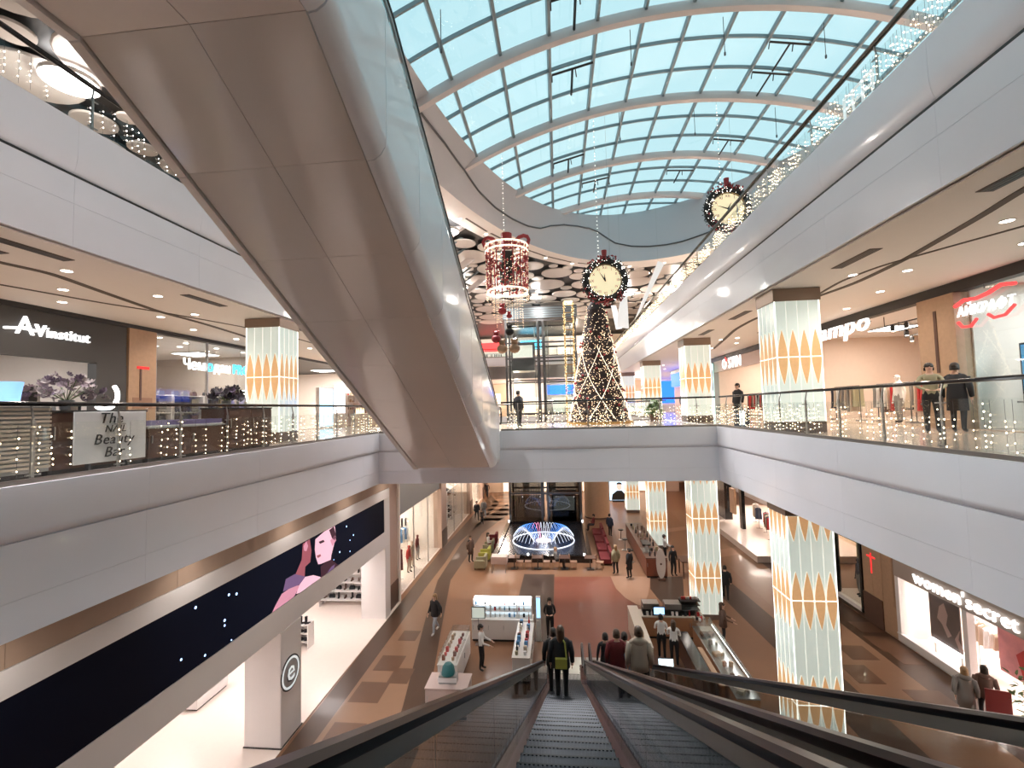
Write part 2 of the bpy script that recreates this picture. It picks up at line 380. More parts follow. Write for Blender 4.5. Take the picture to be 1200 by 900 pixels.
for i, (x, y) in enumerate([(-10.42,8.66),(-12.0,9.9),(-13.3,10.96),(-10.41,10.9),(-12.5,13.2),(-11.24,13.1),(-13.27,15.4),(-13.3,17.7),(-12,21.1),(-11.2,17.6),(-10.4,6.2),(-12.4,6.6),(-11.3,25),(-13,25)]):
    downlight(x, y, ZL, 'round recessed downlight in the ceiling over the nail bar gallery', 'downlights over the nail bar gallery', 78, True)
for i, (x, y) in enumerate([(8.3,9.08),(8.83,12.24),(9.67,14.5),(7.65,12.4),(8.94,23.47),(9.63,25.45),(8.3,23.86),(9.0,27.4),(9.2,18.5),(10.2,17),(9.9,10.5),(10.3,21.5),(8.2,31),(9.5,34),(8.6,38),(9.6,42)]):
    downlight(x, y, ZL, 'round recessed downlight in the ceiling over the optician gallery', 'downlights over the optician gallery', 78, True)
for i, (x, y) in enumerate([(x, y) for x in (-6, -3, 0, 3) for y in (19.6, 22.5, 25.4)]):
    downlight(x, y, S1-.002, 'added recessed downlight under the bridge', 'added downlights under the bridge', 60)  # rows added out of sight to light the ground floor below
for i, (x, y) in enumerate([(x, y) for x in (8, 11.5) for y in (7, 12, 17, 22, 27, 32, 38, 44)]):
    downlight(x, y, S1-.002, 'added recessed downlight in the ground floor ceiling beside the lingerie shop facade', 'added downlights over the mall beside the lingerie shop', 65, True)  # unseen rows added for brightness along the lingerie shop side
for y in (6, 10, 14, 18, 22, 26, 30, 35, 40, 45, 52):
    downlight(-8.0, y, S1-.002, 'added recessed downlight under the edge of the nail bar gallery', 'added downlights under the nail bar gallery edge', 45)  # another unseen row added to brighten the mall by the shops

# ---- top ceiling: flat ring round the skylight well and the field of round panels
EL = (5.2, 6.6, 11.3, 23.4)     # lower ellipse of the well: centre, half axes
EU = (5.4, 6.6, 9.75, 25.0)     # opening
def ell(e, t, k=0): return Vector((e[0]+(e[2]+k)*cos(t), e[1]+(e[3]+k)*sin(t)))
NT = 96
def vz(x): return VA - VR + sqrt(max(0, VR*VR-(x-VX)**2))
cg = S('ceiling_top')
b = MB(); n = NT
b.loft([[(*ell(EL, 2*pi*i/n, 0), C2) for i in range(n)], [(*ell(EL, 2*pi*i/n, 1.5), C2) for i in range(n)], [(*ell(EL, 2*pi*i/n, 1.5), C2+.1) for i in range(n)]], True, False)
b.obj('ceiling_ring', 'ceil', cg, smooth=True)
b = MB(); outer = []
for i in range(n):
    t = 2*pi*i/n; p = ell(EL, t, 1.45); c = Vector((EL[0], EL[1])); d = (p-c).normalized(); k = 90
    outer.append((*(c+d*k), C2+.28))
b.loft([[(*ell(EL, 2*pi*i/n, 1.2), C2+.28) for i in range(n)], outer], True, False).obj('ceiling_backing', 'dark', cg)
# round panels packed at random
discs = []; rr = random.Random(5)
def inwell(x, y, k): return ((x-EL[0])/(EL[2]+k))**2 + ((y-EL[1])/(EL[3]+k))**2 < 1
def indisc(x, y, r):
    if inwell(x, y, 1.55+r): return False
    return (-9.5 < x < 13 and 25 < y < 50) or (-16.6 < x < -7 and 4 < y < 46) or (8 < x < 16 and 20 < y < 46)
for R0, tries in ((1.25, 900), (.95, 1800), (.7, 3500), (.5, 6000), (.34, 7000)):
    for _ in range(tries):
        r = R0*rr.uniform(.85, 1.1); x = rr.uniform(-16.5, 13); y = rr.uniform(4, 49.5)
        if x > 8 and y > 47: continue
        if not indisc(x, y, r): continue
        if all((x-a)**2+(y-c)**2 > (r+q+.05)**2 for a, c, q in discs): discs.append((x, y, r))
discs.sort(key=lambda q: -q[2]/(q[1]+6)); me = None; rest = MB()
for i, (x, y, r) in enumerate(discs):
    if i < 290:
        if me is None: o = MB().lathe([(.001,0),(.97,0),(1,.03),(1,.07),(.001,.07)], n=22).obj('ceiling_disc', 'soffit_light', cg, smooth=True); me = o.data
        else: o = link('ceiling_disc', me, cg)
        o.location = (x, y, C2+rr.uniform(0, .06)); o.scale = (r, r, 1)
    else: rest.lathe([(.001,0),(r,0),(r,.06),(.001,.06)], (x, y, C2+.03), 12)
if rest.v: stuff(rest.obj('small_ceiling_disc', 'soffit_light', cg))
for t, l in ((2.42,.5),(2.30,.45),(2.12,.5),(1.98,.5),(1.80,.45),(1.66,.45)):   # slots in the ring
    a = ell(EL, t, .75); c = ell(EL, t+.045, .75); d = (c-a).normalized()
    q = Vector((-d.y, d.x))*.06; e1 = a-d*1.0; e2 = a+d*1.0
    MB().prism([(e1.x+q.x,e1.y+q.y,C2-.01),(e2.x+q.x,e2.y+q.y,C2-.01),(e2.x-q.x,e2.y-q.y,C2-.01),(e1.x-q.x,e1.y-q.y,C2-.01)], (0,0,.01)).obj('ceiling_slot', 'ceil_slot', cg)
for t in (3.75,3.55,3.4,3.22,3.05,2.9,2.76,2.62,2.48,2.36,2.2,2.05,1.9,1.73,1.58,1.4,1.2,1.0,.75,.5,.25,0,-.3):  # far-end ring lights are real; the rest added to brighten the fascias
    p = ell(EL, t, 1.05); downlight(p.x, p.y, C2-.002, 'round recessed downlight among real and added ones in the pale ring round the skylight well', 'real and added downlights in the skylight ring', 2200, True, col=(1,.97,.98), aim=(EL[0]-p.x, EL[1]-p.y))
# big round lamps among the ceiling panels
def bigdisc(p, r, st=.135):
    t = T('disc_lamp', 'large white disc lamp among the round ceiling panels', 'lamp', (p.x, p.y, C2-.14), 0, 'large disc lamps in the top ceiling')
    MB().lathe([(.001,0),(r,0),(r,.05),(.001,.05)], n=20).obj('diffuser', 'led_white', t); MB().ring([(r,.0),(r+.03,0),(r+.03,.12),(r,.12)], n=20).obj('rim', 'white', t)
    MB().tube([(0,0,.05),(0,0,st)], .02).obj('stem', 'dark', t)
    lamp('POINT', 'disc_lamp_light', (p.x, p.y, C2-.45), 110, (1,.93,.86), .3)
for px, py, r in ((82,97,.62),(526,272,.5),(586,347,.45),(628,349,.45),(735,345,.5),(545,338,.3)): bigdisc(PZ(px, py, C2-.14), r, .425 if px == 628 else .135)

# ---- skylight well and its wavy edge
well = S('wall_skylight')
def wp(t, v):
    lo = ell(EL, t); hi = ell(EU, t); z1 = vz(hi.x)-.14
    p = lo*(1-v) + hi*v
    return Vector((p.x, p.y, C2 + (z1-C2)*v))
b = MB(); rings = []
for v in (0, .25, .5, .75, 1): rings.append([wp(2*pi*i/NT, v) for i in range(NT)])
b.loft(rings, True, False); b.obj('well_lining', 'funnel', well, smooth='all')
WAVE = []
WAVE = [(3.1,.62),(2.95,.66),(2.81,.67),(2.72,.66),(2.61,.56),(2.53,.44),(2.43,.36),(2.33,.34),(2.24,.36),(2.17,.42),(2.12,.56),(2.04,.67),(1.95,.70),(1.86,.68),(1.80,.62),(1.74,.5),(1.68,.38),(1.58,.30),(1.48,.26),(1.38,.24),(1.30,.24),(1.17,.28),(1.0,.4)]
pth = []
for i in range(len(WAVE)-1):
    for k in range(4):
        s_ = k/4; t = WAVE[i][0]*(1-s_)+WAVE[i+1][0]*s_; v = WAVE[i][1]*(1-s_)+WAVE[i+1][1]*s_
        p = wp(t, v); c = Vector((EL[0], EL[1], p.z)); pth.append(p + (c-p).normalized()*.05)
MB().tube(pth, .045, 6).obj('wavy_edge', 'steel_dark', well, smooth=True)

# ================================================================ SKYLIGHT
sky = S('window_1')
def vp(x, yr, dz=0):     # point on the vault: skewed ribs
    r = VR+dz; s_ = (x-VX)/VR
    return Vector((VX+r*s_, yr + VSK*(x-VX), VA-VR + r*sqrt(1-s_*s_)))
BX = [-1.58+1.62*k for k in range(-3, 11)]
RIBS = [1.5+4.6*k for k in range(-2, 8)]
xs = [BX[0] + (BX[-1]-BX[0])*i/40 for i in range(41)]
for yr in RIBS:
    rings = []
    for x in xs:
        rings.append([vp(x, yr-.12, -.02), vp(x, yr-.16, -.2), vp(x, yr-.12, -.36), vp(x, yr+.12, -.36), vp(x, yr+.16, -.2), vp(x, yr+.12, -.02)])
    MB().loft(rings).obj('arched_rib', 'rib', sky, smooth=True)
rows = []
for k in range(len(RIBS)-1):
    for q in range(3): rows.append(RIBS[k]+4.6*q/3)
rows.append(RIBS[-1])
for yr in rows:
    if any(abs(yr-q) < .1 for q in RIBS): continue
    MB().loft([[vp(x, yr-.03, .02), vp(x, yr-.03, -.10), vp(x, yr+.03, -.10), vp(x, yr+.03, .02)] for x in xs]).obj('glazing_transom', 'bar', sky)
for x in BX:
    MB().loft([[vp(x-.045, y, .03), vp(x-.045, y, -.16), vp(x+.045, y, -.16), vp(x+.045, y, .03)] for y in (RIBS[0], RIBS[-1])]).obj('glazing_bar', 'bar', sky)
VENTS = {}
def inell(p, k): return ((p.x-EU[0])/(EU[2]+k))**2 + ((p.y-EU[1])/(EU[3]+k))**2 < 1
npan = 0
for i in range(len(BX)-1):
    for j in range(len(rows)-1):
        c = vp((BX[i]+BX[i+1])/2, (rows[j]+rows[j+1])/2)
        if not inell(c, 2.0): continue
        P = [vp(BX[i], rows[j]), vp(BX[i+1], rows[j]), vp(BX[i+1], rows[j+1]), vp(BX[i], rows[j+1])]
        MB().prism(P, (0, 0, .02)).obj('glass_pane', 'glass_sky', sky); npan += 1
def vaultpix(px, py):
    d = ray(px, py); cz = VA-VR-CAM.z
    a = d.x**2+d.z**2; bb = -2*(d.x*VX+d.z*cz); c = VX**2+cz**2-VR*VR
    return CAM + d*((-bb+sqrt(bb*bb-4*a*c))/(2*a))
for px, py in ((657,90),(657,187),(690,215),(908,55),(850,165),(798,205),(652,5),(905,95)):   # opened smoke vents: dark frames hanging below the glass
    c = vaultpix(px, py); i = min(range(len(BX)-1), key=lambda q: abs((BX[q]+BX[q+1])/2-c.x)); yy = c.y-VSK*(c.x-VX); j = min(range(len(rows)-1), key=lambda q: abs((rows[q]+rows[q+1])/2-yy))
    a, e = vp(BX[i]+.05, rows[j]+.06, -.2), vp(BX[i+1]-.05, rows[j]+.06, -.2); a2, e2 = vp(BX[i]+.05, rows[j+1]-.06, -.2), vp(BX[i+1]-.05, rows[j+1]-.06, -.2)
    b = MB(); b.tube([a, e], .05, 4); b.tube([(a+e)/2, (a2+e2)/2], .045, 4); b.tube([a, a+Vector((0,.12,-.2))], .02, 4); b.tube([(a+e)/2+Vector((.1,0,0)), (a+e)/2+Vector((.15,.2,-.18))], .02, 4)
    b.obj('vent_frame', 'dark', sky)
for px, py, L in ((516,5,1.25),(738,30,1.3),(725,122,1.5),(847,15,1.4),(965,22,1.3),(908,122,1.4),(813,125,1.2),(713,188,1.2)):
    p = vaultpix(px, py)
    t = T('hanging_cable', 'thin dark cable with a small weight hanging from the skylight bars', 'cable', (p.x, p.y, p.z-.15-L), 0, 'weighted cables under the skylight')
    MB().tube([(0,0,.12),(0,0,L)], .012, 4).obj('wire', 'dark', t); MB().lathe([(.01,0),(.035,.02),(.035,.12),(.01,.15)], n=8).obj('weight', 'steel_dark', t)

# ================================================================ COLUMNS clad in lit glass with petals
def lens_mesh(L, w, z0=-9, z1=9):
    """upright pointed petal centred on 0, in the XZ plane facing -Y, clipped to z0..z1; material 0 rim, 1 gold"""
    b = MB()
    for k, (l, ww, y) in enumerate(((L, w, 0), (L-.07, w-.034, -.008))):
        b.mi(k); N = 9; zs = [max(z0, min(z1, -l/2 + l*i/N)) for i in range(N+1)]; zz = []
        for z in zs:
            if not zz or z > zz[-1]+1e-4: zz.append(z)
        f = lambda z: max(.004, ww/2*(1-(abs(z)/(l/2))**1.7))
        pts = [(-f(z), y, z) for z in zz] + [(f(z), y, z) for z in reversed(zz)]
        b.prism(pts, (0, -.008, 0))
    return b.obj('petal', ['petal_rim', 'petal_gold'], None)
_lens = {}
def petal(col, x, y, z, face, L, w, z0, z1):
    key = (round(L,2), round(w,3), round(z0,2), round(z1,2))
    if key not in _lens:
        o = lens_mesh(L, w, z0, z1); _lens[key] = o.data; bpy.data.objects.remove(o)
    o = link('petal', _lens[key], col, (x, y, z)); o.rotation_euler = (0, 0, face)
def column(name, label, x0, x1, y0, y1, z0, z1, lines, faces, capz, basez, group, blank=()):
    cx, cy = (x0+x1)/2, (y0+y1)/2; t = T(name, label, 'column', (cx, cy, z0), 0, group)
    hx, hy = (x1-x0)/2, (y1-y0)/2; H = z1-z0
    MB().box(-hx+.06, hx-.06, -hy+.06, hy-.06, 0, H).obj('core', 'white', t)
    if basez: MB().box(-hx-.01, hx+.01, -hy-.01, hy+.01, 0, basez).obj('plinth', 'col_base', t, bevel=.01)
    if capz: MB().box(-hx-.04, hx+.04, -hy-.04, hy+.04, H-capz, H-.005).obj('cap', 'brown_cap', t, bevel=.01)
    zb, zt = basez, H-capz
    for fx in range(4):          # glass cladding, one sheet per face
        if fx in (0, 2): b = MB().box(-hx+.02, hx-.02, -.02, 0, zb, zt); o = b.obj('glass_sheet', 'col_panel', t, loc=(0, (-hy+.02 if fx == 0 else hy), 0))
        else: b = MB().box(0, .02, -hy+.02, hy-.02, zb, zt); o = b.obj('glass_sheet', 'col_panel', t, loc=((-hx if fx == 3 else hx-.02), 0, 0))
    for sx in (-1, 1):
        for sy in (-1, 1): MB().box(sx*hx-.010, sx*hx+.010, sy*hy-.010, sy*hy+.010, zb, zt).obj('corner_strip', 'col_line', t)
    for fx in faces:
        wd = (2*hx if fx in (0, 2) else 2*hy); n = 4; p = wd/n
        for ln in lines:
            zl = ln-z0
            if zb+.05 < zl < zt-.05:
                if fx == 0: MB().box(-hx, hx, -hy-.024, -hy, zl-.011, zl+.011).obj('light_line', 'col_line', t)
                if fx == 3: MB().box(-hx-.024, -hx, -hy, hy, zl-.011, zl+.011).obj('light_line', 'col_line', t)
                if fx == 1: MB().box(hx, hx+.024, -hy, hy, zl-.011, zl+.011).obj('light_line', 'col_line', t)
            for k in range(n):
                q = -wd/2 + p*(k+.5)
                a, c = max(-.78, zb-zl+.01), min(.78, zt-zl-.01)
                if c-a < .1: continue
                if fx == 0: petal(t, q, -hy-.001, zl, 0, 1.6, .295, a, c)
                elif fx == 3: petal(t, -hx-.001, q, zl, -pi/2, 1.6, .255, a, c)
                elif fx == 1: petal(t, hx+.001, q, zl, pi/2, 1.6, .255, a, c)
        for k in range(n+1):     # slim white seams between the petals
            q = -wd/2 + p*k
            if fx == 0 and 0 < k < n: MB().box(q-.004, q+.004, -hy-.012, -hy, zb, zt).obj('seam', 'petal_rim', t)
            if fx == 3 and 0 < k < n: MB().box(-hx-.012, -hx, q-.004, q+.004, zb, zt).obj('seam', 'petal_rim', t)
            if fx == 1 and 0 < k < n: MB().box(hx, hx+.012, q-.004, q+.004, zb, zt).obj('seam', 'petal_rim', t)
    return t
LN1 = [11.45]; LN0 = [7.1, 4.72, 1.95]
CY = [(13.57, 14.62), (22.9, 23.9), (33.76, 34.8), (45, 46)]
wh = ['opposite the wooden pier and the open fashion shop', 'beside the carved-letter shop sign with an apostrophe', 'beside the blue shopfront', 'at the far end of the row']
for k, (a, c) in enumerate(CY):
    column('lit_column', 'square glowing column with orange petals on the optician gallery, '+wh[k], 6.22, 7.42, a, c, F1, C1-.06, LN1, (0, 3), .36, .32, 'petal columns of the optician gallery')
wh = ['rising beside the escalators and the food counter', 'rising behind the long food counter', 'rising behind the brown bar counter', 'rising farthest beyond the brown bar counter']
for k, (a, c) in enumerate(CY):
    column('lit_column', 'tall square glowing petal column on the ground floor, '+wh[k], 6.22, 7.42, a, c, 0, S1, LN0, (0, 3), .28, .25, 'petal columns of the ground floor')
column('lit_column', 'square glowing column with orange petals standing behind the nail bar', -10.26, -9.1, 14.13, 15.2, F1, C1-.06, LN1, (0, 1), .3, .32, 'petal columns by the nail bar')

# ================================================================ RAILINGS
def railing(name, label, a, b, zf, h, step, strings, offs, smat='bulb_warm', sdens=1.0, post0=None, seed=1, ppost=True, base=.09, hr=.036):
    """glass balustrade from a to b; deck on the left of a->b"""
    A, B = Vector((*a, 0)), Vector((*b, 0)); L = (B-A).length; d = (B-A)/L; nl = Vector((-d.y, d.x, 0))
    t = T(name, label, 'railing', (a[0], a[1], zf), atan2(d.y, d.x))
    MB().box(0, L, .005, .06, .0, base).obj('base_channel', mat('channel', (.22,.19,.17), .35, .5), t)
    MB().loft([[(xx, offs+hr*cos(q*pi/4), h+hr*.95*sin(q*pi/4)) for q in range(8)] for xx in (0, L)]).obj('handrail', 'black_gloss', t, smooth=True)
    ps = []; s_ = post0 if post0 is not None else step/2
    while s_ < L: ps.append(s_); s_ += step
    pm = gm = None
    for s_ in ps:
        if pm is None:
            m = MB(); m.box(-.022, .022, .07, .10, 0, h*.8); m.tube([(0,.085,h*.78),(0,.085,h*.82),(0,offs,h-.03)], .016, 5); m.box(-.09, .09, .05, .085, h*.70, h*.72); m.box(-.09, .09, .05, .085, .12, .14)
            o = m.obj('post', 'steel', t); pm = o.data
        else: o = link('post', pm, t)
        o.location = (s_, 0, 0)
    ed = [0]+ps+[L]
    for q in range(len(ed)-1):
        w = ed[q+1]-ed[q]-.03
        if w < .1: continue
        if gm is None or abs(w-gm[1]) > 1e-3:
            o = MB().box(0, w, .028, .040, base, h*.76).obj('glass_panel', 'glass_clear', t); gm = (o.data, w)
        else: o = link('glass_panel', gm[0], t)
        o.location = (ed[q]+.015, 0, 0)
    if strings:
        rs = random.Random(seed); m = MB(); cnt = 0; x = .05
        while x < L-.05:
            x += rs.uniform(.12, .30)/sdens
            if rs.random() < .18: x += rs.uniform(.1, .6)/sdens
            top = h*rs.uniform(.45, .72); z = top; k = 0
            m.mi(1).tube([(x, .008, h*.74), (x, .008, .1)], .0025, 3)
            m.mi(0)
            while z > .12:
                m.octa((x+rs.uniform(-.02, .02), .005, z), rs.uniform(.010, .016)); z -= rs.uniform(.07, .17)
        o = m.obj('light_string', [smat, 'steel_dark'], None, fix=False)
        o.location = (a[0], a[1], zf); o.rotation_euler = (0, 0, atan2(d.y, d.x))
        tag(o, 'curtain of tiny warm fairy lights hung on '+strings, 'fairy lights', kind='stuff')
    return t
railing('glass_railing', 'glass railing with black handrail along the gallery edge beside the nail bar', (XL1, 0), (XL1, YF), F1, 1.135, 1.28, 'the gallery railing beside the nail bar', .12, 'bulb_warm', 1.0, .67, 3)
railing('glass_railing', 'short glass railing on the bridge between the overhead escalator landing and the nail bar gallery', (XL1, YF), (-5.75, YF), F1, 1.135, .8, '', .12)
railing('glass_railing', 'glass railing with black handrail across the bridge before the Christmas tree', (-2.3, YF), (XR, YF), F1, 1.135, 1.38, 'the bridge railing before the Christmas tree', .12, 'bulb_warm', 1.9, None, 4)
railing('glass_railing', 'glass railing with black handrail along the gallery edge before the row of lit columns', (XR, YF), (XR, 0), F1, 1.135, 1.34, 'the gallery railing before the row of lit columns', .12, 'bulb_warm', 1.3, .78, 5)
railing('glass_railing', 'glass railing of the top floor above the nail bar gallery', (XL2, -2), (XL2, 49.5), K2, .95, 2.2, 'the top floor railing above the nail bar gallery', .06, 'bulb_white', 1.0, None, 6, base=.03, hr=.05)
railing('glass_railing', 'glass railing of the top floor above the row of lit columns', (XR, 49.5), (XR, -2), K2, .95, 2.2, 'the top floor railing above the row of lit columns', .06, 'bulb_warm', 2.2, None, 7, base=.03, hr=.055)
railing('glass_railing', 'glass railing on the back edge of the bridge behind the Christmas tree', (XR, 27), (XL1, 27), F1, 1.135, 1.6, '', .12, 'bulb_warm', 2, None, 8)
railing('glass_railing', 'glass railing of the far top floor below the red shop sign', (XL2, 49.6), (XR, 49.6), K2, .95, 2.0, '', .06)
railing('glass_railing', 'glass railing beyond the bridge on the side of the lit columns', (XR, 49.5), (XR, 27), F1, 1.135, 1.6, 'the railing beyond the bridge by the lit columns', .12, 'bulb_warm', 1.2, None, 9)
railing('glass_railing', 'glass railing beyond the bridge on the side of the perfumery', (XL1, 27), (XL1, 49.5), F1, 1.135, 1.6, '', .12)

# ================================================================ ESCALATORS
mat('esc_nose', (.025,.028,.032), .4, .4); mat('esc_step', (.036, .044, .058), .4, .4, noise=.1, nscale=12); mat('esc_deck', (.13, .06, .05), .3, .6); mat('esc_guide', (.30, .31, .31), .3, .8)
TA = .516                     # tan 27.3 degrees
RUB = [(-.036,.0),(-.039,.026),(-.024,.045),(.024,.045),(.039,.026),(.036,.0),(.026,-.01),(-.026,-.01)]
def escalator(xc, label):
    """descends towards +Y; nose line z = 8.95 - TA*y at y 0"""
    t = T('escalator', label, 'escalator', (xc, 0, 0), 0, 'escalators to the ground floor')
    zn = lambda y: 8.95 - TA*y
    sm = None; y = -1.1; k = 0
    st = MB(); st.box(-.5, .5, 0, .4, -.04, 0); st.box(-.5, .5, .38, .40, -.2, -.0)
    for q in range(24): st.box(-.48+q*.0417-.011, -.48+q*.0417+.011, .004, .396, 0, .010)
    st.mi(1).box(-.5, .5, .385, .404, -.03, .0105); o = st.obj('step', ['esc_step', 'esc_nose'], t); me = o.data; first = True; z = F1-.0
    yy = -1.9; n = 0
    while yy < 17.9:
        zz = max(.02, min(F1, round((zn(yy+.4)+.10)/.2064)*.2064 + .02)) if -.9 < yy < 17.0 else (F1 if yy < 0 else .02)
        if not first: o = link('step', me, t)
        first = False; o.location = (0, yy, zz); yy += .4
    path = [(-2.3, F1), (-1.1, F1), (-.7, F1-.02), (-.3, zn(-.3)-.04)] + [(q, zn(q)) for q in (.5, 4, 8, 12, 16, 16.6)] + [(17.1, .12), (17.6, .0), (18.6, 0)]
    for s_ in (-1, 1):
        X = .63*s_
        MB().sweepx([(X, a, c+.06) for a, c in path], [(-.10,-.04),(-.10,.05),(.10,.05),(.10,-.04)]).obj('deck_strip', 'esc_deck', t)
        MB().sweepx([(.515*s_, a, c) for a, c in path], [(-.008,-.25),(-.008,.10),(.008,.10),(.008,-.25)]).obj('skirt', 'black_gloss', t)
        MB().sweepx([(.745*s_, a, max(c-.45, -.2)) for a, c in path], [(-.012,-.5),(-.012,.52),(.012,.52),(.012,-.5)]).obj('side_cladding', 'steel_dark', t)
        hp = [(-2.6, F1+.98), (-1.2, F1+.98), (-.8, F1+.96), (-.3, zn(-.3)+.95)] + [(q, zn(q)+1.0) for q in (.5, 2, 4, 8, 12, 15.8)] + [(16.4, 1.09), (17, 1.0), (17.6, .97), (18.5, .97)]
        nb = [(18.5+.33*sin(q*pi/8), .64+.33*cos(q*pi/8)) for q in range(1, 9)] + [(18.2, .31)]
        MB().sweepx([(X, a, c-.05) for a, c in hp+nb], RUB).obj('handrail', 'rubber', t, smooth=True)
        MB().sweepx([(X, a, c-.10) for a, c in hp], [(-.018,-.035),(-.018,.045),(.018,.045),(.018,-.035)]).obj('rail_guide', 'esc_guide', t)
        ps = [p for p in hp if p[0] > -2.2]
        cuts = [-2.2, -1.0, .5, 2.2, 4, 5.8, 7.6, 9.4, 11.2, 13, 14.8, 16.4, 18.4]
        def hz(q):
            for i in range(len(hp)-1):
                if hp[i][0] <= q <= hp[i+1][0]: f = (q-hp[i][0])/(hp[i+1][0]-hp[i][0]); return hp[i][1]*(1-f)+hp[i+1][1]*f
            return .97
        def bz(q):
            for i in range(len(path)-1):
                if path[i][0] <= q <= path[i+1][0]: f = (q-path[i][0])/(path[i+1][0]-path[i][0]); return path[i][1]*(1-f)+path[i+1][1]*f
            return 0
        for i in range(len(cuts)-1):
            a, c = cuts[i]+.008, cuts[i+1]-.008; N = 5
            qs = [a+(c-a)*j/N for j in range(N+1)]
            pts = [(X-.006, q, bz(q)+.1) for q in qs] + [(X-.006, q, hz(q)-.15) for q in reversed(qs)]
            MB().prism(pts, (.012, 0, 0)).obj('glass_panel', 'glass_esc', t)
    MB().box(-.75, .75, 17.75, 19.3, .0, .025).obj('comb_plate', 'steel', t); MB().box(-.75, .75, -2.9, -1.7, F1-.02, F1+.02).obj('comb_plate', 'steel', t)
    pts = [(0, a, c-.35) for a, c in path if a > -1.5]
    return t
e1 = escalator(0, 'descending escalator carrying two people in black, nearest the cosmetics stand')
e2 = copy_tree(e1, (1.55, 0, 0), label='descending escalator carrying a red coat and a hooded beige coat')

# the pair of escalators overhead
t = T('overhead_escalator', 'wide pale double escalator overhead with beige panelled underside', 'escalator', (-4.05, 18.3, F1))
O = Vector((-4.05, 18.3, F1))
def sz(y): return 14.68 - .531*(y-4.6)
def wobj(b, name, m, **k): o = b.obj(name, m, t, **k); o.location = -O; return o
ys = [4.6+ (17.14-4.6)*i/8 for i in range(9)]
for i in range(8):
    for x0, x1 in ((-5.42, -4.06), (-4.05, -2.66)):
        a, c = ys[i]+.003, ys[i+1]-.003
        wobj(MB().prism([(x0, a, sz(a)), (x1, a, sz(a)), (x1, c, sz(c)), (x0, c, sz(c))], (0, 0, .04)), 'soffit_panel', 'soffit_beige')
for k in range(4):
    for x0, x1 in ((-5.42, -4.06), (-4.05, -2.66)):
        wobj(MB().box(x0, x1, 4.6-1.8*(k+1)+.006, 4.6-1.8*k-.006, 14.68, 14.72), 'soffit_panel', 'soffit_light')
core = [(a, sz(a)+.05) for a in (4.6, 17.14)]
wobj(MB().prism([(-5.4, -2.6, 14.73), (-5.4, 4.62, 14.73), (-5.4, 17.14, sz(17.14)+.05), (-5.4, 18.05, sz(17.14)+.05), (-5.4, 18.05, F1-.02), (-5.4, 6.3, F2-.1), (-5.4, -2.6, F2-.1)], (2.75, 0, 0)), 'truss', 'soffit_light')
LIP = [(-2.6, 14.68), (4.6, 14.68), (17.14, sz(17.14)), (18.0, sz(17.14))]
for X, sg in ((-2.63, 1), (-5.45, -1)):
    # rounded lower edge and white outer cladding, in lengths
    prof = [(0, -.03), (sg*.10, -.02), (sg*.2, .05), (sg*.27, .16), (sg*.29, .30), (sg*.29, 2.3), (sg*.24, 2.3), (sg*.24, .3), (sg*.16, .1), (0, .03)]
    if sg < 0: prof = [(0,-.05),(-.12,-.05),(-.16,-.02),(-.17,.05),(-.17,2.3),(-.12,2.3),(-.12,.03),(0,.03)]
    segs = [(-2.6, 1.0), (1.0, 4.58)] + [(ys[i]+.006, ys[i+1]-.006) for i in range(0, 8)] + [(17.15, 18.05)]
    for a, c in segs:
        za_, zc_ = [(14.68 if q < 4.6 else (sz(q) if q < 17.14 else sz(17.14))) for q in (a, c)]
        tops = [(2.3 if 6.3 <= q else (1.4 if q < 4.6 else 1.4+(.9)*(q-4.6)/1.7)) for q in (a, c)]
        r_ = []
        for q, zz, tp in ((a, za_, tops[0]), (c, zc_, tops[1])): r_.append([(X+p, q, zz+(min(h, tp) if h > 1 else h)) for p, h in prof])
        wobj(MB().loft(r_), 'side_cladding', 'clad_white' if sg > 0 else 'soffit_light', smooth=True)
    Xg = X + sg*.2 if sg > 0 else X+.12
    nose = lambda q: F2 if q < 6.3 else sz(q)+1.9
    qs = [-2.6, 1.2, 4.4, 6.3] + [6.3+(18.3-6.3)*i/7 for i in range(1, 8)]
    for i in range(len(qs)-1):
        a, c = qs[i]+.008, qs[i+1]-.008
        wobj(MB().prism([(Xg, a, nose(a)+.02), (Xg, c, nose(c)+.02), (Xg, c, nose(c)+.93), (Xg, a, nose(a)+.93)], (.012, 0, 0)), 'glass_panel', 'glass_esc' if sg < 0 else 'glass')
    hp = [(-2.6, F2+1.0), (5.9, F2+1.0), (6.7, nose(6.7)+1.0), (17.6, nose(17.6)+1.0), (18.2, F1+1.02), (19.0, F1+.99)]
    nb = [(19.0+.33*sin(q*pi/8), F1+.66+.33*cos(q*pi/8)) for q in range(1, 9)]
    wobj(MB().sweepx([(Xg, a, c-.05) for a, c in hp+nb], RUB), 'handrail', 'black_gloss', smooth=True)
    wobj(MB().sweepx([(Xg, a, c-.10) for a, c in hp], [(-.02,-.05),(-.02,.045),(.02,.045),(.02,-.05)]), 'rail_guide', 'steel')
for X in (-4.2, -3.95):
    hp = [(-2.6, F2+1.0), (5.9, F2+1.0), (6.7, sz(6.7)+2.9), (17.6, sz(17.6)+2.9), (18.2, F1+1.02), (19.0, F1+.99)]
    wobj(MB().sweepx([(X, a, c-.05) for a, c in hp], RUB), 'handrail', 'black_gloss', smooth=True)
    wobj(MB().prism([(X, -2.6, F2-.05), (X, 6.3, F2-.05), (X, 18.3, F1-.02), (X, 18.3, F1+.92), (X, 6.3, F2+.92), (X, -2.6, F2+.92)], (.012, 0, 0)), 'glass_panel', 'glass')
MBs = MB()
sm = None
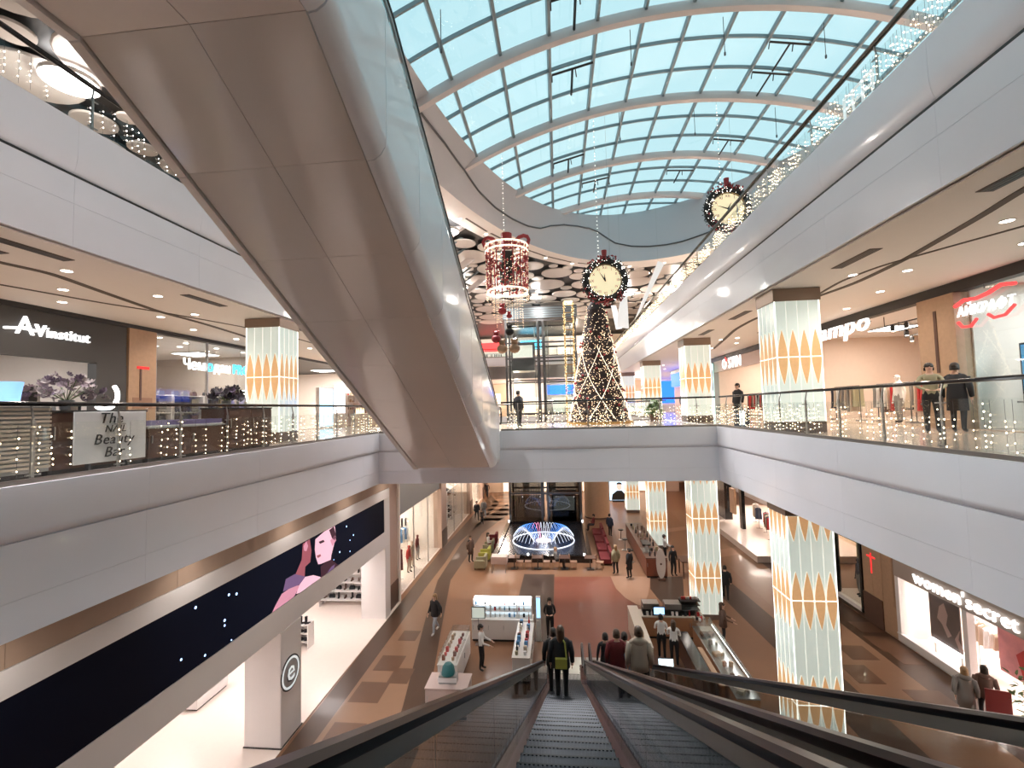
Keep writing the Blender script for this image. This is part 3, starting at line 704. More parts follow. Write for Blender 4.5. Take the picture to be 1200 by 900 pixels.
for k in range(28):
    yy = 6.4+k*.42; zz = sz(yy)+1.9-.1
    for xc in (-4.78, -3.25):
        if sm is None: o = wobj(MB().box(-.5, .5, 0, .42, -.04, 0), 'step', 'esc_step'); sm = o.data
        else: o = link('step', sm, t)
        o.location = Vector((xc, yy, zz)) - O
# ================================================================ PEOPLE
mat('lips', (.40, .14, .12), .5)
def person_mesh(pose):
    """one continuous figure, 1.75 m tall, facing -Y; slots: 0 skin, 1 top, 2 trousers, 3 shoes"""
    W_ = pose == 'walk'; ST = pose == 'sit'
    J = {}; lab = {}
    def v(n, p, r, l): J[n] = (Vector(p), r, l)
    dz = -.42 if ST else 0
    v('pel', (0, .0, .95+dz), (.165, .12), 2); v('wst', (0, .0, 1.10+dz), (.145, .105), 1); v('che', (0, .005, 1.30+dz), (.175, .12), 1)
    v('upc', (0, .01, 1.42+dz), (.13, .09), 1); v('nek', (0, .005, 1.51+dz), (.055, .058), 0); v('jaw', (0, -.02, 1.585+dz), (.072, .085), 0)
    v('hed', (0, -.005, 1.66+dz), (.082, .100), 0); v('crn', (0, .005, 1.735+dz), (.058, .07), 0)
    B = [('pel','wst'),('wst','che'),('che','upc'),('upc','nek'),('nek','jaw'),('jaw','hed'),('hed','crn')]
    for s_, k in ((1, 'R'), (-1, 'L')):
        st = (.20 if W_ else .03)*s_
        if ST:
            v('hip'+k, (.10*s_, -.05, .50), (.095, .095), 2); v('kne'+k, (.12*s_, -.45, .50), (.07, .07), 2); v('ank'+k, (.12*s_, -.46, .10), (.048, .05), 2); v('toe'+k, (.12*s_, -.62, .045), (.045, .04), 3)
        else:
            v('hip'+k, (.095*s_, .0, .86), (.098, .105), 2); v('kne'+k, (.10*s_, -.03-st*.75, .49), (.068, .07), 2)
            lift = .10 if (W_ and s_ < 0) else 0
            v('ank'+k, (.10*s_, .02-st*1.1+lift, .09+lift*.5), (.046, .05), 2); v('toe'+k, (.115*s_, -.14-st*1.1+lift, .04+lift*.2), (.045, .038), 3)
        B += [('pel','hip'+k),('hip'+k,'kne'+k),('kne'+k,'ank'+k),('ank'+k,'toe'+k)]
        v('sho'+k, (.185*s_, .01, 1.40+dz), (.062, .062), 1)
        if pose in ('front', 'sit'): el, wr, hd = (.245*s_, -.02, 1.13), (.12*s_, -.25, 1.10), (.075*s_, -.33, 1.12)
        elif pose == 'lean': el, wr, hd = (.27*s_, -.12, 1.18), (.13*s_, -.34, 1.08), (.06*s_, -.38, 1.07)
        elif pose == 'work': el, wr, hd = (.24*s_, -.10, 1.14), (.20*s_, -.36, 1.04), (.18*s_, -.45, 1.00)
        elif W_: el, wr, hd = (.25*s_, .06+.10*s_, 1.13), (.26*s_, .0+.16*s_, .89), (.255*s_, -.03+.17*s_, .80)
        else: el, wr, hd = (.25*s_, .04, 1.12), (.265*s_, -.01, .88), (.26*s_, -.03, .79)
        f = (lambda p: (p[0], p[1], p[2]+dz))
        v('elb'+k, f(el), (.045, .047), 1); v('wri'+k, f(wr), (.03, .03), 1); v('han'+k, f(hd), (.022, .036), 0)
        B += [('upc','sho'+k),('sho'+k,'elb'+k),('elb'+k,'wri'+k),('wri'+k,'han'+k)]
    names = list(J); idx = {n: i for i, n in enumerate(names)}
    me = bpy.data.meshes.new('tmp'); me.from_pydata([J[n][0] for n in names], [(idx[a], idx[c]) for a, c in B], [])
    ob = bpy.data.objects.new('tmp', me); COL.objects.link(ob)
    md = ob.modifiers.new('s', 'SKIN'); sd = ob.modifiers.new('u', 'SUBSURF'); sd.levels = sd.render_levels = 1
    for i, n in enumerate(names): me.skin_vertices[0].data[i].radius = J[n][1]
    me.skin_vertices[0].data[idx['pel']].use_root = True
    dg = bpy.context.evaluated_depsgraph_get(); out = bpy.data.meshes.new_from_object(ob.evaluated_get(dg))
    bpy.data.objects.remove(ob); bpy.data.meshes.remove(me)
    out.materials.clear()
    for m in ('skin', 'black_cloth', 'black_cloth', 'dark', 'hair_dark', 'lips'): out.materials.append(MAT[m])
    bm = bmesh.new(); bm.from_mesh(out)
    segs = [(J[a][0], J[c][0], J[c][2]) for a, c in B]
    for f in bm.faces:
        c = f.calc_center_median(); best = 1e9
        for a, d, l in segs:
            ab = d-a; tt = max(0, min(1, (c-a).dot(ab)/max(1e-9, ab.length_squared))); q = (c-(a+ab*tt)).length
            if q < best: best = q; f.material_index = l
        f.smooth = True
    # fingers, thumb and nose
    def cone(p, q, r0, r1, mi):
        t = MB().tube([p, q], [r0, r1], 5); vs = [bm.verts.new(x) for x in t.v]
        for fc in t.f:
            ff = bm.faces.new([vs[i] for i in fc]); ff.material_index = mi; ff.smooth = True
    for k in 'RL':
        h, w = J['han'+k][0], J['wri'+k][0]; d = (h-w).normalized(); sx = d.cross(Vector((0,0,1)))
        if sx.length < .3: sx = Vector((0,1,0))
        sx.normalize(); cu = d.cross(sx)*(.25 if k == 'R' else -.25)
        for q, l in ((-.026,.062),(-.009,.074),(.008,.07),(.024,.055)):
            a = h+d*.015+sx*q; mid = a+d*l*.55; cone(a, mid, .010, .009, 0); cone(mid, mid+(d+cu).normalized()*l*.5, .009, .006, 0)
        cone(h-d*.02+sx*.03, h+d*.02+sx*.058, .011, .008, 0)
    hp = J['hed'][0]; cone(hp+Vector((0,-.085,-.01)), hp+Vector((0,-.118,-.035)), .014, .012, 0)
    for s_ in (-1, 1): cone(hp+Vector((.033*s_,-.080,.012)), hp+Vector((.033*s_,-.103,.012)), .011, .007, 4)
    cone(hp+Vector((-.026,-.088,-.066)), hp+Vector((.026,-.088,-.066)), .008, .008, 5)
    for s_ in (-1, 1): cone(hp+Vector((.078*s_,.01,-.01)), hp+Vector((.095*s_,.015,0)), .02, .014, 0)
    bm.to_mesh(out); bm.free()
    return out
PM = {p: person_mesh(p) for p in ('stand', 'walk', 'front', 'lean', 'work', 'sit')}
def hair_mesh(long):
    b = MB(); prof = [(.03, .10), (.075, .075), (.098, .03), (.104, -.02)]
    b.loft([[(r*.93*cos(q*pi/6), .022+r*1.12*sin(q*pi/6), z) for q in range(12)] for r, z in prof], True, True)
    back = -.30 if long else -.10
    b.loft([[(.1*cos(a), .03+.10*sin(a), z) for a in [pi*q/6 for q in range(7)]] + [(.07*cos(a), .02+.06*sin(a), z) for a in [pi*q/6 for q in range(6, -1, -1)]] for z in (.02, -.06, back)], True, True)
    o = b.obj('hair', 'hair_dark', None, smooth='all'); me = o.data; bpy.data.objects.remove(o); return me
HM = {0: hair_mesh(0), 1: hair_mesh(1)}
def coat_mesh(hood, zlo):
    b = MB(); prof = [(zlo, .215, .165), (.95, .205, .155), (1.1, .185, .140), (1.28, .21, .150), (1.40, .205, .125), (1.455, .12, .09)]
    b.loft([[(rx*cos(q*pi/8), .0+ry*sin(q*pi/8), z) for q in range(16)] for z, rx, ry in prof])
    for s_ in (-1, 1): b.tube([(.20*s_,.01,1.38),(.262*s_,.04,1.13),(.27*s_,-.005,.90)], [.078,.064,.05], 8)
    if hood: b.loft([[(rx*cos(q*pi/6), .06+ry*sin(q*pi/6), z) for q in range(12)] for z, rx, ry in ((1.36,.10,.06),(1.42,.16,.11),(1.50,.13,.10),(1.54,.06,.05))])
    o = b.obj('coat', 'black_cloth', None, smooth='all'); me = o.data; bpy.data.objects.remove(o); return me
CM = {(h, z): coat_mesh(h, z) for h in (0, 1) for z in (.78, .55)}
def setmat(o, i, m):
    o.material_slots[i].link = 'OBJECT'; o.material_slots[i].material = MAT[m] if isinstance(m, str) else m
def person(label, p, face, pose='stand', top='black_cloth', leg='black_cloth', hair='hair_dark', long=0, coat=None, hood=0, clen=.78, h=1.75, group=None, name='person', cat='person', bag=None, shoes=None):
    t = T(name, label, cat, p, face, group); t.scale = (h/1.75,)*3
    o = link('body', PM[pose], t); setmat(o, 1, top); setmat(o, 2, leg)
    if shoes: setmat(o, 3, shoes)
    if name == 'mannequin': setmat(o, 0, top)
    dz = -.42 if pose == 'sit' else 0
    if hair: ho = link('hair', HM[long], t, (0, 0, 1.665+dz)); setmat(ho, 0, hair)
    if coat: co = link('coat', CM[(hood, clen)], t, (0, 0, dz)); setmat(co, 0, coat)
    if bag:
        m = MB(); m.mi(0).loft([[(x, y, z) for x, y in ((-.14,.17),(.14,.17),(.14,.26),(-.14,.26))] for z in (.86, .92, 1.04, 1.08)]); m.mi(0).tube([(-.13,.2,1.06),(-.1,.16,1.42),(0,.0,1.5),(.1,-.13,1.3)], .02, 5)
        m.obj('shoulder_bag', bag, t, smooth=True)
    return t

# ================================================================ FURNITURE HELPERS
def shelf_unit(label, x0, x1, y0, y1, z0, levels, m='white', back='y', top=None):
    t = T('shelf_unit', label, 'shelf', ((x0+x1)/2, (y0+y1)/2, z0), 0, None, True); zt = z0+levels[-1]+.03 if top is None else top
    if back == 'y': MB().box(x0, x1, y1-.03, y1, z0, zt).obj('back_panel', m, t)
    elif back == 'x0': MB().box(x0, x0+.03, y0, y1, z0, zt).obj('back_panel', m, t)
    elif back == 'x1': MB().box(x1-.03, x1, y0, y1, z0, zt).obj('back_panel', m, t)
    for z in levels: MB().box(x0+.02, x1-.02, y0+.02, y1-.02, z0+z-.03, z0+z).obj('shelf_board', m, t)
    if back == 'y': a = [(x0, x0+.03, y0, y1), (x1-.03, x1, y0, y1)]
    else: a = [(x0, x1, y0, y0+.03), (x0, x1, y1-.03, y1)]
    for q in a: MB().box(*q, z0, zt).obj('side_panel', m, t)
    return t
_items = {}
def item(kind, p, m, label, group, rz=0, s_=1):
    """small goods, one object each"""
    if kind not in _items:
        b = MB()
        if kind == 'bottle': b.lathe([(.03,0),(.033,.02),(.033,.13),(.014,.17),(.014,.21),(.018,.21),(.018,.24),(.001,.24)], n=8)
        elif kind == 'jar': b.lathe([(.04,0),(.045,.01),(.045,.07),(.048,.07),(.048,.10),(.001,.10)], n=8)
        elif kind == 'carton': b.box(-.05,.05,-.04,.04,0,.16); b.box(-.052,.052,-.042,.042,.11,.13)
        elif kind == 'shoe':
            b.prism([(-.045,-.13,0),(.045,-.13,0),(.05,.12,0),(-.05,.12,0)], (0,0,.025)); b.loft([[(x*w, y, z) for x, z in ((-.045,.025),(.045,.025),(.038,hh),(-.038,hh))] for y, w, hh in ((-.13,.7,.05),(-.05,1,.075),(.03,1,.12),(.12,.9,.14))])
        elif kind == 'boot': b.prism([(-.045,-.14,0),(.045,-.14,0),(.045,.1,0),(-.045,.1,0)], (0,0,.06)); b.lathe([(.05,.05),(.055,.12),(.06,.30),(.065,.32),(.001,.32)], (0,.04,0), 8)
        elif kind == 'handbag': b.loft([[(x, y, z) for x, y in ((-w,-.06),(w,-.06),(w,.06),(-w,.06))] for z, w in ((0,.15),(.12,.15),(.2,.11))]); b.tube([(-.08,0,.19),(-.07,0,.3),(.07,0,.3),(.08,0,.19)], .01, 4)
        elif kind == 'suitcase': b.box(-.2,.2,-.11,.11,.04,.6); b.box(-.21,.21,-.012,.012,.04,.61); [b.box(x-.02,x+.02,y-.02,y+.02,0,.05) for x in (-.15,.15) for y in (-.08,.08)]; b.tube([(-.1,.08,.6),(-.1,.08,.75),(.1,.08,.75),(.1,.08,.6)], .012, 4)
        elif kind == 'folded': b.box(-.14,.14,-.1,.1,0,.05); b.box(-.13,.13,-.1,.09,.05,.09)
        _items[kind] = b.mesh(kind)
        bm = bmesh.new(); bm.from_mesh(_items[kind]); bmesh.ops.recalc_face_normals(bm, faces=bm.faces); bm.to_mesh(_items[kind]); bm.free(); _items[kind].materials.append(MAT['white'])
    o = link({'folded': 'folded_garment', 'jar': 'cosmetic_jar', 'carton': 'product_carton'}.get(kind, kind), _items[kind], None, p); o.rotation_euler = (0, 0, rz); o.scale = (s_,)*3
    setmat(o, 0, m); tag(o, label, kind if kind != 'folded' else 'clothes', group); return o
def rack(label, p, rz, cols, L=1.5, h=1.5, m='steel_dark', glen=1.0):
    t = T('clothes_rack', label, 'clothes rack', p, rz)
    b = MB()
    for s_ in (-1, 1): b.tube([(s_*L/2,-.22,.02),(s_*L/2,.22,.02)], .018, 5); b.tube([(s_*L/2,0,.02),(s_*L/2,0,h)], .018, 5)
    b.tube([(-L/2,0,h),(L/2,0,h)], .018, 5); b.obj('frame', m, t)
    n = len(cols); rs = random.Random(int(abs(p[0]*100+p[1]*10)))
    for i, c in enumerate(cols):
        x = -L/2+.1+(L-.2)*i/max(1, n-1); g = glen*rs.uniform(.75, 1.05); w = .21
        b = MB(); b.loft([[(x+dx, y*k, z) for dx, y in ((-.03,-1),(.03,-1),(.035,0),(.03,1),(-.03,1),(-.035,0))] for z, k in ((h-.05-g, w*1.1),(h-.3, w*.95),(h-.12, w),(h-.06, .06))])
        g_ = b.obj('garment', c, t); MB().tube([(x,-.1,h-.1),(x,0,h-.05),(x,.1,h-.1)], .006, 4).tube([(x,0,h-.05),(x,0,h)], .006, 4).obj('hanger', 'steel', g_)
    return t
def mannequin(label, p, rz, top, leg, h=1.72): return person(label, p, rz, 'stand', top, leg, None, name='mannequin', cat='mannequin', h=h)
CLO = ['black_cloth', 'white_cloth', 'beige_cloth', 'grey_cloth', 'navy_cloth', 'brown_cloth', 'khaki_cloth', 'red']
def cols(n, seed, pal=CLO): r_ = random.Random(seed); return [r_.choice(pal) for _ in range(n)]

# ================================================================ GROUND FLOOR, LEFT: bright shop with the long screen
XF = -8.75
wl = S('wall_left')
INTERIOR = {'shop_floor': 'floor_shop', 'shop_ceiling': 'ceiling_shop', 'shop_wall': 'wall_shop', 'pale_stage': 'floor_stage', 'window_back': 'wall_window', 'window_floor': 'floor_window', 'window_ceiling': 'ceiling_window'}
def W(b, name, m, parent=wl, **k):
    if name in INTERIOR: return struct(b.obj(INTERIOR[name], m, None, **k))
    return b.obj(name, m, parent, **k)
W(MB().box(XF-.35, XF-.06, 0, 22.9, 6.32, S1-.01), 'brown_panel', 'wood')
for k in range(7): W(MB().box(XF-.06, XF-.02, .0+k*3.27+.006, (k+1)*3.27-.006, 6.32, S1-.02), 'brown_panel', 'wall_brown' if 'wall_brown' in MAT else mat('wall_brown', (.40,.29,.22), .4, noise=.05))
W(MB().box(XF-.35, XF, 0, 22.9, 5.86, 6.31), 'white_band', 'white'); W(MB().box(XF-.35, XF, 0, 22.9, 3.48, 4.24), 'white_band', 'white')
W(MB().box(XF-.35, XF, 22.2, 22.9, 4.25, 5.85), 'white_band', 'white')
W(MB().box(-10.0, XF, 22.25, 22.9, 0, 3.47), 'white_pier', 'white')
W(MB().box(-17, -8.7, 0, 24.3, .001, .02), 'shop_floor', 'shop_floor'); W(MB().box(-17, XF-.36, 0, 24.3, 3.5, 3.6), 'shop_ceiling', 'white')
W(MB().box(-17.2, -17, 0, 24.5, 0, 3.6), 'shop_wall', 'shop_wall'); W(MB().box(-17, XF-.02, 24.3, 24.5, 0, S1-.02), 'shop_wall', 'shop_wall')
pil = T('shop_pillar', 'white square pillar with a round dark e emblem at the bright shop', 'pillar', (-9.24, 14.22, 0), 0, None, True)
MB().box(-9.92, XF+.02, 13.66, 14.78, .02, 3.47).obj('shaft', 'white', pil, bevel=.01); MB().box(-9.94, XF+.05, 13.63, 14.81, .02, .05).obj('kick_plate', 'dark', pil)
MB().box(XF+.02, XF+.035, 13.68, 13.72, .05, 3.4).obj('edge_groove', 'white', pil)
cE = Vector((XF+.02, 14.16, 2.02))
MB().loft([[cE+Vector((d, r*cos(q*pi/16), r*sin(q*pi/16))) for q in range(32)] for d, r in ((0,.47),(.03,.47),(.03,.41),(.0,.41),(0,.47))], True, False).obj('emblem_ring', 'led_ring' if 'led_ring' in MAT else mat('led_ring', (.7,.75,.76), .3, emit=.35), pil)
MB().loft([[cE+Vector((d, r*cos(q*pi/16), r*sin(q*pi/16))) for q in range(32)] for d, r in ((0,.52),(.02,.52),(.02,.475),(.0,.475),(0,.52))], True, False).obj('emblem_rim', 'dark', pil)
MB().loft([[cE+Vector((d, r*cos(q*pi/16), r*sin(q*pi/16))) for q in range(32)] for d, r in ((0,.40),(.02,.40),(.02,.001))]).obj('emblem_disc', mat('emblem_grey', (.34,.35,.36), .4), pil)
text('emblem_letter_outline', 'e', 1.0, cE+Vector((.024,-.02,.03)), RL, 'dark', pil, .003); text('emblem_letter', 'e', .92, cE+Vector((.034,0,.05)), RL, 'led_ring', pil, .008)  # larger dark e behind the pale one outlines the letter
# long screen
led = T('led_screen', 'long black LED screen strip showing two close faces above the shop', 'screen', (XF, 11, 4.25), 0, None, True)
MB().box(XF-.3, XF-.02, 0, 22.19, 4.25, 5.85).obj('screen_body', mat('screen_black', (.004,.003,.005), .8, emit=.01, ecol=(.3,.05,.1), spec=.05), led)
SXL = XF-.015
def flat(px, m, name, d=0, parent=led, X=SXL):
    P = [PX(x, y, X) for x, y in px]; P = [Vector((X+d, p.y, max(4.26, min(5.84, p.z)))) for p in P]
    return MB().prism(P, (.004, 0, 0)).obj(name, m, parent)
glow('ad_skin', (.55, .25, .34), .5); glow('ad_skin_dark', (.30, .085, .11), .5); glow('ad_light', (.75, .47, .58), .5); glow('ad_jacket', (.15, .09, .19), .5); glow('ad_navy', (.002, .004, .013), .3); glow('ad_hair', (.05, .02, .03), .5); glow('ad_star', (.35, .55, 1), 2.0)
mn = MAT['ad_navy']; tn = mn.node_tree; bn_ = tn.nodes['Principled BSDF']; c0 = tn.nodes.new('ShaderNodeTexCoord'); sx_ = tn.nodes.new('ShaderNodeSeparateXYZ'); mr_ = tn.nodes.new('ShaderNodeValToRGB')
mp_ = tn.nodes.new('ShaderNodeMath'); mp_.operation = 'MULTIPLY'; mp_.inputs[1].default_value = 1/22.2
tn.links.new(c0.outputs['Object'], sx_.inputs[0]); tn.links.new(sx_.outputs['Y'], mp_.inputs[0]); tn.links.new(mp_.outputs[0], mr_.inputs['Fac']); tn.links.new(mr_.outputs['Color'], bn_.inputs['Emission Color'])   # the night sky of the picture fades to black at both ends
for q_, col_ in ((.40, (.001,.0006,.001,1)), (.58, (.002,.004,.013,1)), (.88, (.003,.005,.015,1)), (.95, (.001,.0006,.001,1))):
    e_ = mr_.color_ramp.elements.new(q_); e_.color = col_
mr_.color_ramp.elements[0].color = mr_.color_ramp.elements[-1].color = (.001, .0006, .001, 1)
MB().box(SXL, SXL+.004, .05, 22.15, 4.26, 5.84).obj('picture_sky', 'ad_navy', led)
def sp(l, dx=300, dy=600, k=160/1200): return [(dx+x*k, dy+y*k) for x, y in l]
flat(sp([(140,900),(170,820),(225,720),(310,660),(390,640),(330,790),(280,880),(200,900)]), 'ad_skin', 'picture_arm', .005)
flat(sp([(235,700),(260,590),(340,545),(440,570),(400,630),(300,670)]), 'ad_jacket', 'picture_sleeve', .009)
flat(sp([(345,550),(400,420),(410,280),(470,225),(485,340),(475,440),(430,480),(425,570)]), 'ad_skin_dark', 'picture_neck', .007)
flat(sp([(415,300),(440,255),(455,300),(440,345),(420,340)]), 'ad_skin', 'picture_ear', .011)
flat(sp([(520,240),(600,150),(690,120),(700,210),(690,260),(660,380),(655,420),(570,455),(545,460),(525,400),(515,330)]), 'ad_light', 'picture_face', .007)
flat(sp([(640,160),(680,100),(700,200),(690,250),(665,230)]), 'ad_hair', 'picture_hair', .012)
flat(sp([(548,262),(590,245),(600,262),(560,280)]), 'ad_hair', 'picture_eye', .012); flat(sp([(530,385),(562,370),(568,388),(540,405)]), 'ad_skin_dark', 'picture_lips', .012)
flat(sp([(650,250),(690,205),(700,250),(668,300)]), 'ad_skin', 'picture_ear', .012)
flat(sp([(565,480),(600,450),(660,420),(700,450),(720,480),(640,560),(570,590)]), 'ad_hair', 'picture_jacket', .009)
flat(sp([(620,540),(660,480),(690,460),(680,510),(640,560)]), 'ad_jacket', 'picture_jacket', .012)
flat(sp([(350,720),(380,640),(430,570),(500,555),(560,570),(570,595),(480,640),(430,680),(380,735)]), 'ad_light', 'picture_hand', .013)
for px, py, r in ((229,712,.05),(268,697,.05),(277,696,.05),(263,727,.05),(263,733,.04),(406,617,.05),(414,627,.05),(410,633,.04),(398,647,.05),(410,646,.04),(240,768,.04),(212,773,.04),(391,656,.03),(271,750,.03)):
    p = PX(px, py, SXL); MB().loft([[Vector((SXL+d, p.y+r*.7*cos(q*pi/4), p.z+r*.7*sin(q*pi/4))) for q in range(8)] for d in (.004, .008)]).obj('picture_star', 'ad_star', led)
# inside: shoe shelves, low plinths, added light panels
shelf_unit('white wall shelves of dark shoes at the back of the bright shop', -12.9, -10.3, 23.5, 24.25, .02, (.35,.8,1.25,1.7), 'white')
rs = random.Random(3)
for lv in range(4):
    for k in range(7):
        item(rs.choice(['boot','shoe','handbag']), (-12.7+k*.37, 23.85, .02+(.35,.8,1.25,1.7)[lv]), rs.choice(['black_cloth','brown_cloth','wood_dark','black_cloth']), 'dark leather shoe or bag on the white wall shelves', 'leather goods on the white wall shelves', rs.uniform(-.4,.4), .95)
shelf_unit('narrow white shelf tower with shoes standing in the bright shop', -11.6, -11.1, 19.3, 19.8, .02, (.3,.65,1.0), 'white')
for lv, z in enumerate((.3,.65,1.0)):
    for k in range(2): item('boot' if lv == 2 else 'shoe', (-11.48+k*.24, 19.5, .02+z), 'black_cloth', 'dark shoe on the narrow white shelf tower', 'shoes on the narrow shelf tower', 2)
def plinth(x, y, a, b_, h, label):
    t = T('display_plinth', label, 'plinth', (x, y, .02)); MB().box(-a/2, a/2, -b_/2, b_/2, .06, h).obj('body', 'white', t, bevel=.01); MB().box(-a/2+.04, a/2-.04, -b_/2+.04, b_/2-.04, 0, .06).obj('recess', 'dark', t)
plinth(-13.3, 15.9, 1.1, 1.5, .5, 'low white display plinth on the pale shop floor'); plinth(-12.2, 9.5, 1.0, 1.2, .6, 'white display plinth deep under the LED screen')
def ceilpanel(label, x, y, z, a, b_, e, col=(1,.88,.78), group='added light panels in the shop ceilings'):  # panel fittings made up to carry the area lights filling the shops
    z -= .03; t = T('added_ceiling_lamp', label, 'ceiling lamp', (x, y, z), 0, group); MB().box(-a/2, a/2, -b_/2, b_/2, -.03, 0).obj('tray', 'white', t); MB().box(-a/2+.03, a/2-.03, -b_/2+.03, b_/2-.03, -.036, -.03).obj('diffuser', 'led_white', t)
    lamp('AREA', 'panel_fill_lamp', (x, y, z-.045), e, col, a, b_)
for x in (-11, -14.5):
    for y in (4, 10, 16, 21): ceilpanel('added square light panel in the ceiling of the bright shop', x, y, 3.5, 1.2, 1.2, 25, (1,.86,.82), 'added light panels of the bright shop')

# ================================================================ GROUND FLOOR, LEFT: glazed shops further on
XS = -9.0
w2 = S('wall_left_shops')
pier_m = mat('pier_pink', (.50, .36, .29), .4, noise=.04)
for a, c in ((22.95, 24.6), (33.7, 35.2), (44.6, 45.8), (52, 53)):
    MB().box(XS-.5, XS+.12, a, c, 0, S1-.02).obj('pier', 'pier_pink', w2); MB().box(XS+.12, XS+.16, a-.02, c+.02, 0, 1.25).obj('pier_base', 'wood_dark', w2)
for a, c in ((24.6, 33.7), (35.2, 44.6), (45.8, 52)):
    MB().box(XS-.2, XS, a, c, 4.4, S1-.02).obj('header', 'shop_grey', w2); n = 3
    for k in range(n):
        y0 = a+(c-a)*k/n; y1 = a+(c-a)*(k+1)/n
        MB().box(XS-.05, XS-.035, y0+.02, y1-.02, .1, 4.38).obj('glass_panel', 'glass_clear', w2); MB().box(XS-.07, XS-.02, y0-.02, y0+.02, .02, 4.4).obj('mullion', 'steel', w2)
    W(MB().box(-17, XS-.01, a, c, .001, .03), 'shop_floor', 'shop_floor'); W(MB().box(-17, XS-.2, a, c, 4.6, 4.7), 'shop_ceiling', 'white')
    W(MB().box(-17.2, -17, a, c, 0, 4.7), 'shop_wall', 'shop_wall'); W(MB().box(-17, XS-.5, c, c+.2, 0, 4.7), 'shop_wall', 'shop_wall')
    ceilpanel('light panel in the ceiling of a glazed ground floor clothes or shoe shop', -12, (a+c)/2-2, 4.6, 1.5, 1.5, 130, (1,.86,.70), 'light panels of the glazed ground floor shops'); ceilpanel('light panel in the ceiling of a glazed ground floor clothes or shoe shop', -12, (a+c)/2+2, 4.6, 1.5, 1.5, 130, (1,.86,.70), 'light panels of the glazed ground floor shops')
rack('clothes rack of red garments inside the glazed shop window', (-9.9, 26.6, .03), 1.57, ['red']*5+['maroon_cloth']*3, 1.8, 1.9, 'steel', 1.3)
rack('clothes rack of blue and white striped shirts behind the mannequins', (-11.2, 30.5, .03), 1.2, ['blue_cloth','white_cloth']*5, 2.2, 2.2, 'steel', 1.0)
rack('high rack of dark coats in the glazed shop', (-12.0, 32.0, .03), .2, cols(8, 4, ['black_cloth','grey_cloth','navy_cloth']), 2.0, 2.6, 'steel', 1.2)
mannequin('mannequin in red blouse and beige trousers at the glazed shop window', (-9.7, 28.6, .03), 1.4, 'red', 'beige_cloth')
mannequin('mannequin in beige dress at the glazed shop window', (-9.8, 29.5, .03), 1.4, 'beige_cloth', 'beige_cloth')
mannequin('mannequin in dark red jacket and grey skirt behind the glazed window', (-9.9, 31.0, .03), 1.5, 'maroon_cloth', 'grey_cloth')
for i, y in enumerate((37, 39.2, 41.4, 43.4)):
    shelf_unit('white shelf wall of shoes in the far glazed shop, bay '+['by the pink pier','second from the pink pier','third from the pink pier','by the far pier'][i], -10.6, -10.1, y-.95, y+.95, .03, (.4,.9,1.4,1.9,2.4,2.9), 'white', 'x0')
    for z in (.4,.9,1.4,1.9,2.4,2.9):
        for k in range(3): item('shoe', (-10.35, y-.6+k*.6, .03+z), rs.choice(['black_cloth','grey_cloth','white_cloth','brown_cloth']), 'shoe on the white shelf wall of the far glazed shop', 'shoes in the far glazed shop', 1.57, 1.5)

# ================================================================ GROUND FLOOR, RIGHT
XW = 14.0
wr = S('wall_right')
fac_g = mat('facade_greige', (.40, .34, .30), .45, noise=.03)
def Rw(b, name, m, **k): return W(b, name, m, wr, **k)
Rw(MB().box(XW, XW+.3, 6, 23.4, 2.70, S1-.02), 'facade_band', 'facade_greige')
Rw(MB().box(XW, XW+.3, 21.35, 23.4, 0, 2.69), 'wood_pier', 'wood'); Rw(MB().box(XW-.04, XW, 22.15, 23.42, 0, 1.28), 'pier_base', 'wood_dark')
Rw(MB().box(XW-.02, XW, 21.4, 23.35, 1.3, 3.4), 'wood_panel', 'wood')
for k in range(3): Rw(MB().box(XW-.03, XW-.02, 21.45+k*.64, 22.03+k*.64, 1.34, 3.36), 'wood_panel', 'wood')
red_s = glow('sign_red_soft', (.8, .03, .03), .8)
Rw(MB().box(XW-.05, XW-.03, 22.45, 23.0, 3.0, 3.06), 'red_mark', 'sign_red_soft'); Rw(MB().box(XW-.05, XW-.03, 22.7, 22.76, 2.3, 3.2), 'red_mark', 'sign_red_soft')
# lingerie shop: window frame, posters, entrance
Rw(MB().box(XW, XW+.25, 21.15, 21.35, .0, 2.69), 'window_jamb', 'white'); Rw(MB().box(XW, XW+.25, 17.9, 18.1, .0, 2.69), 'window_jamb', 'white')
Rw(MB().box(XW, XW+.25, 18.1, 21.15, 0, .36), 'window_sill', 'white'); Rw(MB().box(XW-.03, XW, 17.9, 21.35, .3, .36), 'sill_edge', 'white')
Rw(MB().box(XW+.05, XW+.062, 18.12, 21.13, .38, 2.68), 'glass_panel', 'glass_clear')
Rw(MB().box(XW, 20, 6, 23.4, .002, .03), 'shop_floor', 'shop_floor'); Rw(MB().box(XW+.3, 20, 6, 23.4, 3.3, 3.4), 'shop_ceiling', 'white'); Rw(MB().box(19.7, 20, 6, 23.4, 0, 3.4), 'shop_wall', 'shop_wall'); Rw(MB().box(XW+.3, 20, 21.4, 21.6, 0, 3.4), 'shop_wall', 'shop_wall')
po = T('window_poster', 'large dark poster with bright edge strips in the shop window', 'poster', (XW+.5, 19.55, .03), 0, None, True)
for q_ in (18.95, 20.15): MB().box(XW+.54, XW+.57, q_-.02, q_+.02, .03, 2.4).obj('stand_leg', 'steel', po)
MB().box(XW+.5, XW+.54, 18.85, 20.25, .72, 2.52).obj('sheet', mat('poster_brown', (.11,.075,.07), .5, noise=.3, nscale=2), po)
for z in (.62, 2.53): MB().box(XW+.44, XW+.54, 18.85, 20.25, z, z+.07).obj('light_strip', 'led_white', po)
P = [(0,2.1),(.25,2.3),(.42,1.9),(.3,1.5),(.55,1.2),(.35,1.05),(.1,1.45),(-.15,1.6)]
